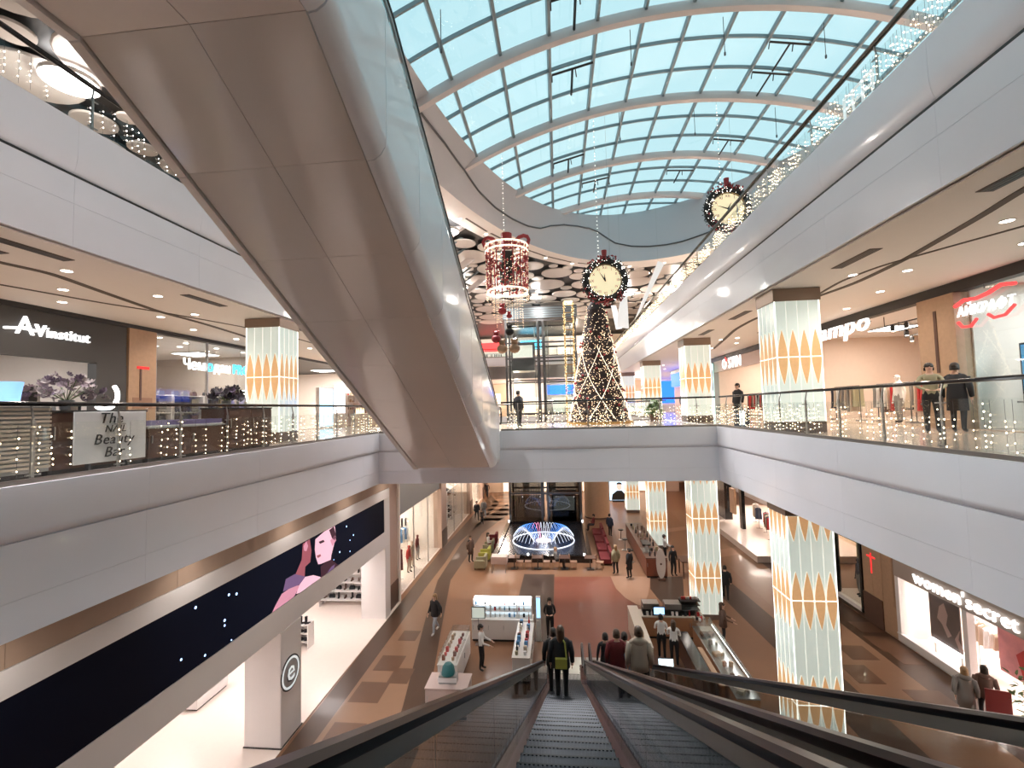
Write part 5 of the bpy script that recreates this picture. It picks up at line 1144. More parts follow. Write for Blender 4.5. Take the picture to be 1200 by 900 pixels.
lr = T('ring_lamp', 'bright curved lamp on the nail bar beside the mauve flowers', 'lamp', (-8.35, 7.75, F1+1.05)); MB().tube([(.0,.25*cos(a)-.1,.28+.25*sin(a)) for a in [(-2.2+q*.25) for q in range(13)]], .035, 6).obj('light_tube', 'led_white', lr); MB().lathe([(.08,0),(.08,.015),(.015,.02),(.015,.05),(.001,.05)], n=10).obj('foot', 'dark', lr)
for k in range(10): item(rs.choice(['bottle','jar']), (-8.3+rs.uniform(-.15,.15), 6.55+k*.14 if k < 5 else 10.9+(k-5)*.18, F1+1.05 if k < 5 else F1+1.1), rs.choice(['black_cloth','white','beige_cloth']), 'small bottle or jar on the nail bar counter', 'bottles on the nail bar')
# ================================================================ COSMETICS STAND on the ground floor
mat('kiosk_white', (.72,.69,.66), .35, noise=.03); mat('kiosk_pink', (.55,.42,.38), .4)
counter('white front counter of the cosmetics stand with orange trays', -4.65, -3.95, 16.7, 19.2, 0, 1.0, 'kiosk_white', 'kiosk_white', 'x', .25)
counter('pinkish end counter of the cosmetics stand beside the escalator', -4.7, -3.3, 15.3, 16.2, 0, 1.0, 'kiosk_pink', 'kiosk_pink', 'y')
counter('white back counter of the cosmetics stand with lit shelves', -4.1, -1.4, 20.4, 21.0, 0, .95, 'kiosk_white', 'kiosk_white', 'y', 0, 4)
counter('white side counter of the cosmetics stand crowded with goods', -2.0, -1.35, 17.4, 20.2, 0, .95, 'kiosk_white', 'kiosk_white', 'x', 0, 4)
sh = T('lit_display', 'tall lit white display rack on the back counter of the cosmetics stand', 'display', (-2.75, 20.8, .95), 0, None, True)
for x in (-4.05, -3.3, -2.1, -1.45): MB().box(x-.02, x+.02, 20.6, 20.95, .95, 1.75).obj('upright', 'kiosk_white', sh)
for z in (1.2, 1.45, 1.7): MB().box(-4.05, -1.45, 20.62, 20.95, z, z+.025).obj('shelf_board', 'led_white' if z > 1.6 else 'kiosk_white', sh)
MB().box(-4.05, -1.45, 20.94, 20.97, .95, 1.75).obj('back_panel', glow('lit_back', (.75,.88,.95), .4), sh)
rk = random.Random(21)
for k in range(34):
    z = (.95, 1.225, 1.475)[k % 3]; item(rk.choice(['bottle','jar','carton','bottle']), (-3.95+(k//3)*.215, 20.7, z), rk.choice(['white','black_cloth','beige_cloth','blue_cloth','red','white']), 'bottle or box on the lit display of the cosmetics stand', 'goods on the lit cosmetics display', 0, .9)
for k in range(26):
    item(rk.choice(['bottle','jar','carton']), (-1.85+(k % 2)*.32, 17.6+(k//2)*.2, .95), rk.choice(['white','black_cloth','red','khaki_cloth','blue_cloth','beige_cloth']), 'bottle or box on the side counter of the cosmetics stand', 'goods on the cosmetics side counter', 0, 1.3)
for k in range(14):
    item(rk.choice(['jar','carton']), (-4.5+(k % 2)*.35, 17.0+(k//2)*.3, 1.0), rk.choice(['red','wood','beige_cloth','wood_red']), 'orange or red pack in the front case of the cosmetics stand', 'packs in the cosmetics front case', 0, 1.1)
te = T('tester_tower', 'teal and dark tester tower on the pinkish end counter', 'display', (-4.0, 15.7, 1.0)); MB().box(-.3, .3, -.15, .15, 0, .25).obj('base', 'shop_grey', te); MB().lathe([(.22,.25),(.24,.28),(.20,.5),(.12,.6),(.001,.62)], n=12).obj('drum', mat('teal', (.03,.16,.17), .4), te, smooth=True); MB().box(-.32, .32, -.16, -.15, .05, .2).obj('label_strip', 'white', te)
mr = T('cash_screen', 'small framed screen standing on the back counter corner', 'screen', (-3.75, 20.15, 0)); MB().box(-.3, .3, -.02, .02, 1.1, 1.6).obj('frame', 'black_gloss', mr); MB().box(-.27, .27, -.025, -.02, 1.13, 1.57).obj('picture', glow('scr_grey', (.35,.38,.34), .6), mr); MB().box(-.02, .02, -.02, .02, .02, 1.1).obj('pole', 'steel', mr); MB().box(-.15, .15, -.12, .12, 0, .02).obj('foot', 'steel', mr)
lp_ = T('tall_sign', 'slim white post sign at the corner of the cosmetics stand', 'sign', (-1.15, 20.6, 0)); MB().box(-.1, .1, -.06, .06, 0, 1.9).obj('post', 'kiosk_white', lp_); MB().box(-.08, .08, -.065, -.06, 1.0, 1.85).obj('lit_face', glow('face_blue', (.35,.65,.95), .8), lp_)

# ================================================================ LONG FOOD COUNTER beside the escalators
mat('counter_pale', (.62,.56,.48), .35); mat('counter_orange', (.42,.20,.10), .4)
counter('tall pale end counter of the food stand by the escalator foot', 2.85, 3.25, 18.0, 21.6, 0, 1.15, 'counter_pale', 'counter_pale', 'x')
counter('white back counter of the food stand with coffee machines', 3.35, 6.0, 21.0, 21.7, 0, .95, 'counter_orange', 'counter_pale', 'y', 0, 4)
counter('long glazed food counter with bright strip light beside the tall column', 5.35, 6.05, 15.6, 20.4, 0, .85, 'counter_orange', 'steel', 'x', .38, 5)
stp = T('strip_lamp', 'bright strip lamp inside the glazed food counter', 'lamp', (6.0, 17.8, 1.14)); MB().box(-.03, .03, -2.1, 2.1, 0, .04).obj('tube', 'led_white', stp); MB().box(-.04, .04, -2.12, 2.12, .04, .06).obj('housing', 'steel', stp)
for k in range(12):
    item(rk.choice(['folded','jar','carton']), (5.6+(k % 2)*.22, 15.9+(k//2)*.75, .85), rk.choice(['wood','beige_cloth','wood_red','brown_cloth','white']), 'tray of food inside the glazed counter', 'food in the glazed counter', rk.uniform(0,1), 1.1)
counter('dark inner counter of the food stand', 4.55, 4.95, 16.4, 19.8, 0, .9, 'wood_dark', 'black_gloss', 'x', 0, 3)
def coffee(x, label):
    t = T('coffee_machine', label, 'coffee machine', (x, 21.35, .95)); MB().box(-.35, .35, -.25, .25, .25, .5).obj('head', 'steel', t, bevel=.02); MB().box(-.35, .35, .05, .25, 0, .25).obj('back', 'steel_dark', t); MB().box(-.35, .35, -.25, .05, 0, .05).obj('drip_tray', 'dark', t)
    for s_ in (-.15, .15): MB().tube([(s_,-.1,.25),(s_,-.1,.17)], .03, 6).obj('spout', 'dark', t)
coffee(3.8, 'steel coffee machine on the food stand back counter'); coffee(4.75, 'second coffee machine on the food stand, beside the glass case')
gc = T('pastry_case', 'dark pastry case with three shelves on the food stand', 'display case', (5.5, 21.35, .95)); MB().box(-.4, .4, .2, .24, 0, .6).obj('back', 'dark', gc); 
for z in (.02, .22, .42): MB().box(-.4, .4, -.22, .22, z, z+.015).obj('shelf_board', 'steel_dark', gc)
MB().box(-.4, .4, -.24, -.23, 0, .6).obj('glass_front', 'glass_clear', gc); MB().box(-.42, .42, -.24, .24, .6, .63).obj('top', 'dark', gc)
for k in range(8): item('jar', (5.2+k*.09, 21.35, 1.58), rk.choice(['red','white','beige_cloth']), 'jar on top of the dark pastry case', 'jars on the pastry case')
for k in range(14): item(rk.choice(['bottle','jar','carton']), (3.45+k*.18, 21.12, .95) if k % 3 else (5.5+rk.uniform(-.1,.2), 20.0+k*.03, .85+.39), rk.choice(['black_cloth','white','brown_cloth','red']), 'bottle or jar along the food stand', 'bottles along the food stand', 0, 1)
ts = T('till_screen', 'small lit blue till screen on the food stand', 'screen', (4.1, 20.95, .0)); MB().box(-.25, .25, -.03, .0, 1.05, 1.4).obj('housing', 'dark', ts); MB().box(-.22, .22, -.035, -.03, 1.08, 1.37).obj('picture', glow('scr_blue', (.25,.5,.95), 1.5), ts); MB().box(-.03, .03, -.03, .0, .02, 1.05).obj('pole', 'dark', ts); MB().box(-.15, .15, -.15, .1, 0, .02).obj('foot', 'dark', ts)
tb = T('tablet_stand', 'bright tablet propped low behind the food stand sellers', 'screen', (3.55, 17.3, 0)); MB().box(-.25, .25, -.03, .0, .75, 1.1).obj('picture', 'screen_white', tb); MB().box(-.27, .27, .0, .03, .73, 1.12).obj('housing', 'dark', tb); MB().box(-.03, .03, -.01, .02, 0, .75).obj('pole', 'dark', tb)
ob = T('orange_panel', 'leaning orange-brown panel inside the food stand', 'panel', (5.1, 17.4, 0)); MB().prism([(-.05,-1.2,0),(.05,-1.2,0),(.05,1.2,0),(-.05,1.2,0)], (.05,0,.85)).obj('board', 'counter_orange', ob); MB().box(-.08, .1, -1.22, 1.22, .85, .88).obj('edge_trim', 'wood', ob)

# ================================================================ BROWN BAR COUNTER and surfboard sign
counter('long red-brown bar counter beyond the food stand', 4.9, 6.1, 28.2, 36.5, 0, 1.15, 'wood_red', 'wood_dark', 'y', 0, 2)
su = T('surfboard_sign', 'white upright surfboard shaped sign with a dark dot before the bar', 'sign', (5.68, 27.85, 0)); MB().prism([(.27*cos(a)*1.0, 0, .95+.86*sin(a)) for a in [q*pi/12 for q in range(24)]], (0, .05, 0)).obj('board', mat('surf_white', (.72,.66,.62), .4), su); MB().lathe([(.001,-.01),(.06,-.01),(.06,0),(.001,0)], n=10).obj('emblem', 'wood_dark', su, loc=(0, -.002, .92)).rotation_euler = (pi/2, 0, 0); MB().box(-.2, .2, -.1, .15, 0, .1).obj('foot', 'wood_dark', su)
for k in range(22): item(rk.choice(['bottle','jar','carton','bottle']), (5.2+(k % 3)*.3, 28.6+(k//3)*1.0, 1.15), rk.choice(['black_cloth','khaki_cloth','white','brown_cloth','steel_dark']), 'bottle or canister standing on the brown bar', 'bottles on the brown bar', 0, 1.6)
bb = T('menu_case', 'lit glass case with bottles on the surfboard end of the brown bar', 'display case', (5.15, 29.6, 1.15)); MB().box(-.25, .25, -.5, .5, 0, .05).obj('base', 'steel', bb); MB().box(-.25, .25, -.5, .5, .05, .5).obj('glass_case', 'glass_clear', bb); MB().box(-.25, .25, -.5, .5, .5, .53).obj('top', 'dark', bb)
for k, (x, y) in enumerate(((4.4,31),(4.4,33.5),(4.45,36))):
    t = T('bar_stool', 'dark bar stool at the brown bar, '+['nearest the surfboard sign','in the middle of the row','farthest from the surfboard sign'][k], 'stool', (x, y, 0)); MB().lathe([(.18,.72),(.2,.74),(.2,.79),(.001,.80)], n=12).obj('seat', 'dark', t); MB().tube([(0,0,.03),(0,0,.72)], .03, 6).obj('pole', 'steel', t); MB().lathe([(.22,0),(.22,.02),(.03,.04),(.001,.04)], n=12).obj('base', 'steel', t)
bn = T('bench_table', 'dark high table with stools beside the tall far column', 'table', (7.4, 28.6, 0)); MB().box(-.5, .5, -.6, .6, .95, 1.0).obj('top', 'wood_dark', bn)
for x in (-.4, .4):
    for y in (-.5, .5): MB().box(x-.03, x+.03, y-.03, y+.03, 0, .95).obj('leg', 'wood_dark', bn)

# ================================================================ FOUNTAIN with lit jets
fo = T('fountain', 'black square fountain with a ring of glowing white and blue jets', 'fountain', (-1.4, 34.6, 0))
mat('basin_black', (.012,.012,.014), .08, coat=.6)
MB().box(-3.3, 3.3, -3.9, 5.4, 0, .28).obj('basin', 'basin_black', fo); b = MB()
for q in ((-3.3,3.3,-3.9,-3.6),(-3.3,3.3,5.1,5.4),(-3.3,-3.0,-3.6,5.1),(3.0,3.3,-3.6,5.1)): b.box(*q, .28, .45)
b.obj('rim', 'black_gloss', fo); MB().box(-3, 3, -3.6, 5.1, .28, .33).obj('water', mat('water', (.01,.012,.02), .22), fo)
glow('jet_white', (.80,.86,1), .7); glow('jet_blue', (.12,.35,1), 1.1); glow('jet_pink', (1,.35,.6), .9); jm = {}
for k in range(44):
    a = 2*pi*k/44; q = sin(a); m = 'jet_white' if q < .15 else ('jet_blue' if abs(cos(a)) > .5 else ('jet_pink' if cos(a) < -.15 else 'jet_white'))
    if 'm' not in jm: o = MB().tube([(2.25-1.5*s_/8, 0, .33+.95*sin(pi*(.12+.88*s_/8))*1.0) for s_ in range(9)], [.009+.003*(8-s_)/8 for s_ in range(9)], 4).obj('water_jet', m, fo); jm['m'] = o.data
    else: o = link('water_jet', jm['m'], fo)
    o.rotation_euler = (0, 0, a); setmat(o, 0, m)
MB().ring([(2.24,.33),(2.30,.33),(2.30,.38),(2.24,.38)], n=44).obj('nozzle_ring', 'jet_white', fo); MB().lathe([(.001,.36),(.55,.36),(.55,.33),(.001,.33)], n=20).obj('pool_light', glow('pool_pink', (1,.75,.72), .8), fo)
MB().lathe([(.12,.33),(.14,.5),(.05,.7),(.001,.72)], n=10).obj('centre_jet', 'jet_white', fo)
for x in (-2.8, -.9, .9, 2.8): MB().lathe([(.05,.45),(.06,.5),(.04,.56),(.001,.57)], (x, -3.75, 0), 8).obj('rim_lamp', 'led_white', fo)
for x in (-3.15, 3.15): MB().lathe([(.05,.45),(.06,.5),(.04,.56),(.001,.57)], (x, 5.2, 0), 8).obj('rim_lamp', 'led_white', fo)
lamp('POINT', 'fountain_light', (-1.4, 35, 1.0), 12, (.6,.75,1), .4)
# cafe furniture
def chair(label, p, rz, frame, seat, group):
    t = T('cafe_chair', label, 'chair', p, rz, group); MB().box(-.22, .22, -.22, .22, .42, .47).obj('seat', seat, t, bevel=.01); MB().loft([[(x, y, z) for x, y in ((-.21,.19+d),(.21,.19+d),(.21,.23+d),(-.21,.23+d))] for z, d in ((.60,.01),(.86,.05))]).obj('backrest', seat, t)
    for x in (-.19, .19):
        MB().tube([(x,-.19,0),(x,-.19,.42)], .018, 5).obj('leg', frame, t); MB().tube([(x,.21,0),(x,.19,.42),(x,.26,.88)], .018, 5).obj('leg', frame, t)
def table(label, p, group, m='wood_dark'):
    t = T('cafe_table', label, 'table', p, 0, group); MB().box(-.35, .35, -.35, .35, .71, .75).obj('top', m, t, bevel=.008); MB().tube([(0,0,.03),(0,0,.71)], .035, 6).obj('pedestal', 'steel_dark', t); MB().box(-.22, .22, -.22, .22, 0, .03).obj('foot', 'steel_dark', t)
for x in (-3.1, -1.6, .1, 1.7): table('small dark cafe table in the row before the fountain', (x, 29.6, 0), 'tables before the fountain')
for i, (x, r_) in enumerate(((-2.75,1.57),(-2.2,-1.57),(-1.05,1.57),(-.45,-1.57),(.65,1.57),(2.3,1.3))): chair('pale wooden cafe chair in the row before the fountain', (x, 29.6, 0), r_, 'wood', 'tile_pale', 'chairs before the fountain')
for i, y in enumerate((31.0, 33.0, 35.0, 37.0)):
    lb = ['closest to the cafe tables','second from the cafe tables','third from the cafe tables','closest to the lift tower'][i]
    t = T('sofa', 'dark red padded bench between the fountain and the brown bar, '+lb, 'bench', (2.75, y, 0)); MB().box(-.35, .35, -.8, .8, .12, .42).obj('seat', 'maroon_cloth', t, bevel=.04); MB().box(.25, .45, -.8, .8, .12, .85).obj('backrest', 'maroon_cloth', t, bevel=.04); [MB().box(x-.03, x+.03, q-.03, q+.03, 0, .12).obj('leg', 'dark', t) for x in (-.28,.32) for q in (-.7,.7)]
for i, (y, m) in enumerate(((29.6,'khaki_cloth'),(31.2,'yellow_cloth'),(33.0,'khaki_cloth'),(34.8,'maroon_cloth'))):
    t = T('armchair', ['olive green','mustard yellow','khaki','dark red'][i]+' padded armchair on the fountain side next to the glazed shops', 'armchair', (-5.3, y, 0), -1.57); MB().box(-.35, .35, -.35, .35, .12, .42).obj('seat', m, t, bevel=.04); MB().box(-.38, .38, .25, .42, .12, .85).obj('backrest', m, t, bevel=.04)
    for s_ in (-1, 1): MB().box(s_*.4-.06, s_*.4+.06, -.35, .35, .12, .6).obj('armrest', m, t, bevel=.03)
    for x in (-.3,.3):
        for q in (-.3,.3): MB().box(x-.025, x+.025, q-.025, q+.025, 0, .12).obj('leg', 'dark', t)
cv = T('pink_cabinet', 'pinkish service cabinet at the corner of the fountain seating beside the olive armchair', 'cabinet', (-3.98, 29.0, 0)); MB().box(-.5, .5, -.35, .35, .55, 1.0).obj('carcass', 'kiosk_pink', cv, bevel=.02); 
for x in (-.42, .42): MB().tube([(x,-.3,0),(x,-.3,.55)], .02, 5).obj('leg', 'steel', cv); MB().tube([(x,.3,0),(x,.3,.55)], .02, 5).obj('leg', 'steel', cv)

# ================================================================ GLASS LIFT TOWER
lt = T('lift_tower', 'tall dark glass lift tower rising through all floors behind the fountain', 'lift tower', (-1.4, 42.2, 0))
for x in (-3.1, -.25, .25, 3.1):
    for y in (-1.5, 1.5): MB().box(x-.09, x+.09, y-.09, y+.09, 0, 19.1).obj('post', 'steel_dark', lt)
for z in (2.6, 5.4, 7.6, 9.6, 12.6, 14.6, 16.0, 18.0): 
    for y in (-1.5, 1.5): MB().box(-3.2, 3.2, y-.06, y+.06, z, z+.14).obj('ring_beam', 'steel_dark', lt)
for x0, x1 in ((-3.0, -.3), (.3, 3.0)):
    for z0, z1 in ((.1, 2.55), (2.75, 5.35), (5.55, 7.55), (9.8, 12.5), (12.8, 14.5), (14.8, 15.9), (16.2, 17.9)): MB().box(x0, x1, -1.52, -1.505, z0, z1).obj('glass_panel', 'glass_dark' if z1 < 8 else 'glass', lt)
MB().box(-3.3, 3.3, -1.7, 1.7, 18.2, 19.3).obj('machine_room', 'steel_dark', lt)
for k in range(5): MB().box(-3.32, 3.32, -1.74, -1.7, 18.25+k*.2, 18.38+k*.2).obj('louvre', mat('louvre_blue', (.22,.27,.30), .4, .5), lt)
for xc, z in ((1.65, .05), (-1.65, 13.6)):
    o = MB().box(xc-1.05, xc+1.05, -1.2, 1.0, z, z+2.5).obj('lift_car', 'steel_dark', lt); MB().box(xc-.9, xc+.9, -1.22, -1.2, z+1.1, z+2.3).obj('car_window', glow('car_light', (.8,.78,.7), .35), o)
for x in (-2.7, -.6, .6, 2.7): MB().box(x-.03, x+.03, -.05, .05, 0, 18.2).obj('guide_rail', 'steel', lt)
# racks of clothes seen through its foot, framed shop front behind
cy_ = T('wood_drum', 'round wood clad drum standing beside the lift tower', 'pillar', (3.3, 43.5, 0)); MB().lathe([(1.15,.12),(1.15,S1-.2),(.001,S1-.2)], n=40).obj('cladding', 'wood_pale' if 'wood_pale' in MAT else mat('wood_pale', (.62,.40,.25), .4, noise=.1, nscale=5), cy_, smooth=True); MB().lathe([(1.19,0),(1.19,.12),(.001,.12)], n=40).obj('skirting', 'wood_dark', cy_)
ps = T('portrait_screen', 'bright advertising screen with a dark suited figure far behind the wood drum', 'screen', (6.05, 50, 0)); MB().box(-.6, .6, -.1, .3, 0, .1).obj('foot', 'dark', ps); MB().box(-.95, .95, 0, .15, .1, 2.3).obj('housing', 'black_gloss', ps); MB().box(-.88, .88, -.01, 0, .18, 2.22).obj('picture', glow('scr_pale', (.5,.72,.9), 1.0), ps); MB().prism([(.75,-.014,.2),(.75,-.014,.8),(.4,-.014,1.2),(-.1,-.014,1.2),(-.6,-.014,.8),(-.7,-.014,.2)], (0,.003,0)).obj('picture_suit', 'dark', ps); MB().prism([(.15+.3*cos(q*pi/8), -.016, 1.62+.4*sin(q*pi/8)) for q in range(16)], (0,.003,0)).obj('picture_head', glow('scr_skin', (.6,.42,.36), .7), ps); MB().prism([(.15+.32*cos(q*pi/8), -.018, 1.85+.22*sin(q*pi/8)) for q in range(9)], (0,.002,0)).obj('picture_hair', 'dark', ps)

# ================================================================ FAR SHOPS
fw = S('wall_far_shops')
def Fw(b, name, m): return b.obj(name, m, fw)
for x0, x1, z0, z1, m in ((-8.9,-5,0,6.5,'shop_warm'),(-5,1.8,0,6.8,'shop_grey'),(1.8,7,0,6.8,'shop_warm'),(7,13.9,0,6.8,'pier_pink')): Fw(MB().box(x0+.02, x1-.02, 56, 56.2, z0, z1), 'far_front', m)
for k in range(6): x = -7+k*3.2; Fw(MB().box(x, x+2.4, 55.96, 56, .1, 2.9), 'far_window', glow('win_warm', (1,.80,.60), .7)); Fw(MB().box(x-.06, x, 55.94, 56, 0, 3.0), 'far_mullion', 'dark')
rack('far row of bright garments behind the lift tower', (-2.9, 47.5, 0), 0, cols(12, 41, ['white_cloth','beige_cloth','purple','grey_cloth']), 3.0, 1.9, 'steel', 1.4); rack('far row of pale garments behind the lift tower, beside the wood drum', (.6, 47.5, 0), 0, cols(12, 42, ['white_cloth','beige_cloth','red','grey_cloth']), 3.0, 1.9, 'steel', 1.4)
lamp('POINT', 'far_fill_light', (-1.2, 46.5, 5.5), 300, (1,.8,.66), .3); lamp('POINT', 'far_fill_light', (4.5, 49.5, 5.8), 450, (1,.8,.66), .3); lamp('POINT', 'far_fill_light', (-6.4, 50, 5.8), 450, (1,.8,.66), .3)  # bare point lights added to brighten the far end, no fittings there
# first upper floor, far end: blue shop; top floor: red and blue signs
for x0, x1, m in ((-14,-6.5,'shop_warm'),(-6.5,-1.6,'shop_wall'),(-1.6,5,'shop_grey'),(5,11,'shop_warm'),(11,20,'shop_wall')): Fw(MB().box(x0+.02, x1-.02, 59.5, 59.7, F1, C1-.02), 'far_front', m)
for x0, x1, z0, z1, m in ((-1.3,4.6,11.9,13.1,'sign_blue'),(12.5,19,10.4,13.2,'sign_blue'),(-5.8,-2.2,9.6,11.6,'win_warm'),(-.8,4.4,9.5,11.5,'scr_grey'),(-12,-7.5,9.6,12.2,'win_warm'),(6,10.5,9.5,12,'win_warm')): Fw(MB().box(x0, x1, 59.42, 59.5, z0, z1), 'far_window', m)
for x0, x1, m in ((-16,-5.5,'shop_wall'),(-5.5,-1,'shop_grey'),(-1,6,'shop_wall'),(6,18,'shop_warm')): Fw(MB().box(x0+.02, x1-.02, 60.5, 60.7, F2, C2), 'far_front', m)
for x0, x1, z0, z1, m in ((-10.2,-6.8,17.9,19.1,'sign_red'),(-4.8,-2.0,18.1,19.2,'sign_cyan'),(-10.2,-6.8,15.9,17.7,'scr_grey'),(-4.8,-2,15.9,17.9,'win_warm'),(.2,5.2,16.0,18.4,'win_warm')): Fw(MB().box(x0, x1, 60.42, 60.5, z0, z1), 'far_window', m)
for x, y, z, e in ((-5,55,13.1,500),(2,55,13.1,500),(9,52,13.1,500),(-5,55,19.2,700),(2,55,19.2,700),(-12,50,19.2,500),(-12,30,19.2,500),(10,38,19.2,500)): lamp('POINT', 'far_fill_light', (x, y, z), e, (1,.88,.76), .3)  # more added fill lights without fittings, for the upper floors
for i, x in enumerate((-9, -7.5, -3.5, 1.5, 3)): rack('dark clothes rack on the top floor below the %s' % ['red sign','red sign near the cyan one','cyan sign','lit window','lit window, at its far edge'][i], (x, 58, F2), 0, cols(8, 60+i, ['black_cloth','navy_cloth','grey_cloth','white_cloth']), 1.4, 1.6)
# ================================================================ CHRISTMAS DECORATIONS
rd = random.Random(77)
mat('fir', (.020,.009,.008), .8, noise=.4, nscale=12); mat('garland_red', (.30,.02,.025), .5, noise=.4, nscale=20); mat('garland_dark', (.02,.018,.016), .8); mat('gold', (.60,.36,.13), .3, .7); glow('tree_light', (1, .70, .45), 1.7); glow('tree_line', (1, .82, .60), .9)
TX, TY, TH, TR = 2.15, 24.4, 6.6, 1.6
tr = T('christmas_tree', 'tall cone shaped Christmas tree covered in warm lights on the bridge', 'christmas tree', (TX, TY, F1))
prof = [(TR,.12)] + [(TR*(1-z/TH*.76)*(1.0 if k % 2 else .93), z) for k, z in enumerate([.3+q*.3 for q in range(20)])] + [(.22,TH-.1),(.001,TH)]
MB().lathe(prof, n=28).obj('foliage', 'fir', tr); MB().lathe([(TR+.12,0),(TR+.12,.12),(.001,.12)], n=28).obj('base_ring', 'gold', tr)
b = MB(); rad = lambda z: TR*(1-z/TH*.76)
for k in range(2600):
    z = TH*(1-sqrt(rd.random()))*.98+.1; a = rd.uniform(0, 2*pi); r = rad(z)*rd.uniform(.99, 1.04); b.octa((r*cos(a), r*sin(a), z), rd.uniform(.012, .024))
stuff(b.obj('fairy_light', 'tree_light', tr, fix=False))
for k in range(6):            # sloping lit garlands forming diamonds
    for sg_ in (-1, 1):
        MB().tube([((rad(z)+.04)*cos(k*pi/3+sg_*z*.42), (rad(z)+.04)*sin(k*pi/3+sg_*z*.42), z) for z in [.25+q*.25 for q in range(16)]], .014, 4).obj('light_garland', 'tree_line', tr)
for k in range(60):
    z = rd.uniform(.4, TH*.9); a = rd.uniform(0, 2*pi); r = rad(z)+.03
    if k == 0: o = MB().ball((0,0,0), .07, 8).obj('bauble', 'garland_red', tr, smooth=True); bmz = o.data
    else: o = link('bauble', bmz, tr)
    o.location = (r*cos(a), r*sin(a), z)
gf = T('golden_frame', 'tall golden lit frame standing behind the Christmas tree', 'decoration', (.75, 26.2, F1)); 
for x in (-.25, .25): MB().box(x-.04, x+.04, -.05, .05, 0, 6.9).obj('post', 'gold', gf)
for q in range(14): MB().box(-.21, .21, -.03, .03, .3+q*.5, .34+q*.5).obj('rung', 'gold', gf)
b = MB()
for k in range(420): b.octa((rd.choice((-.25,.25))+rd.uniform(-.08,.08), -.07, rd.uniform(.1,6.9)), rd.uniform(.012,.024))
for k in range(160): b.octa((rd.uniform(-.25,.25), -.07, 6.9+rd.uniform(-.15,.1)), .018)
stuff(b.obj('fairy_light', 'gold_light', gf, fix=False))

def wreath(name, label, c, R, hands):
    t = T(name, label, 'clock', (c.x, c.y, c.z-R*1.25))
    z0 = R*1.25; n = 40
    ring = [[((R*.83+R*.17*cos(q*pi/4))*cos(2*pi*k/n), R*.17*sin(q*pi/4), z0+(R*.83+R*.17*cos(q*pi/4))*sin(2*pi*k/n)) for q in range(8)] for k in range(n)]
    b = MB(); b.loft(ring+[ring[0]], True, False).obj('wreath', 'garland_dark', t)
    b = MB()
    for k in range(260):        # needles and berries
        a = rd.uniform(0, 2*pi); q = rd.uniform(0, 2*pi); rr_ = R*.83+R*.2*cos(q); p = (rr_*cos(a), R*.19*sin(q), z0+rr_*sin(a)); d = (p[0]*1.06, p[1]*1.5, z0+(p[2]-z0)*1.06); b.tube([p, d], [.03, .006], 3)
    stuff(b.obj('fir_twig', 'garland_dark', t, fix=False))
    b = MB()
    for k in range(110): a = rd.uniform(0, 2*pi); rr_ = R*(.83+rd.uniform(-.14,.16)); b.octa((rr_*cos(a), -R*.2, z0+rr_*sin(a)), rd.uniform(.008,.014))
    stuff(b.obj('fairy_light', 'bulb_white', t, fix=False))
    b = MB()
    for k in range(150):
        a = -pi/2+rd.gauss(0,.55) if k < 90 else pi/2+rd.gauss(0,.45); rr_ = R*(.95+rd.uniform(-.15,.18)); b.octa((rr_*cos(a), -R*.15+rd.uniform(-.1,.1), z0+rr_*sin(a)), rd.uniform(.03,.06))
    stuff(b.obj('berry', 'garland_red', t, fix=False))
    MB().prism([(R*.70*cos(q*pi/20), .02, z0+R*.70*sin(q*pi/20)) for q in range(40)], (0,-.06,0)).obj('dial', glow('dial', (.95,.80,.52), .33), t)
    b = MB().loft([[(r*cos(q*pi/20), y, z0+r*sin(q*pi/20)) for q in range(41)] for r, y in ((R*.70,-.04),(R*.73,-.04),(R*.73,-.10),(R*.69,-.10),(R*.69,-.04))], False, False); b.obj('bezel', 'gold', t)
    for h in range(12):
        a = pi/2-h*pi/6; o = text('numeral', ['XII','I','II','III','IV','V','VI','VII','VIII','IX','X','XI'][h], R*.17, (R*.56*cos(a), -.045, z0+R*.56*sin(a)), RC, 'wood_dark', t, .004)
    for a, l, w in hands: MB().prism([(-w*sin(a), -.05, z0+w*cos(a)), (l*cos(a), -.05, z0+l*sin(a)), (w*sin(a), -.05, z0-w*cos(a)), (-.15*l*cos(a), -.05, z0-.15*l*sin(a))], (0,-.012,0)).obj('hand', 'dark', t)
    MB().tube([(0,0,z0+R),(0,0,z0+R+.35)], [.09,.12], 8).obj('red_knob', 'garland_red', t)
    zt = vz(c.x)-(c.z-z0); MB().tube([(-.25,0,z0+R*.95),(-.25,0,zt)], .006, 3).obj('hanging_wire', 'steel', t); MB().tube([(.25,0,z0+R*.95),(.25,0,zt)], .006, 3).obj('hanging_wire', 'steel', t)
    b = MB(); z = z0+R
    while z < zt: b.octa((-.25, 0, z), .014); z += rd.uniform(.12,.3)
    stuff(b.obj('wire_light', 'bulb_white', t, fix=False))
    return t
wreath('hanging_clock', 'large hanging clock near midnight in a dark fir wreath above the tree', PY(709, 329, 20), 1.0, ((pi/2+.08,.34,.035),(pi/2+.55,.5,.03)))
wreath('hanging_clock', 'second wreathed clock hanging behind the top floor railing above the lit columns', Vector((7.5, 20, 18.5)), 1.0, ((pi/2-.5,.34,.035),(pi/2+1.2,.5,.03)))

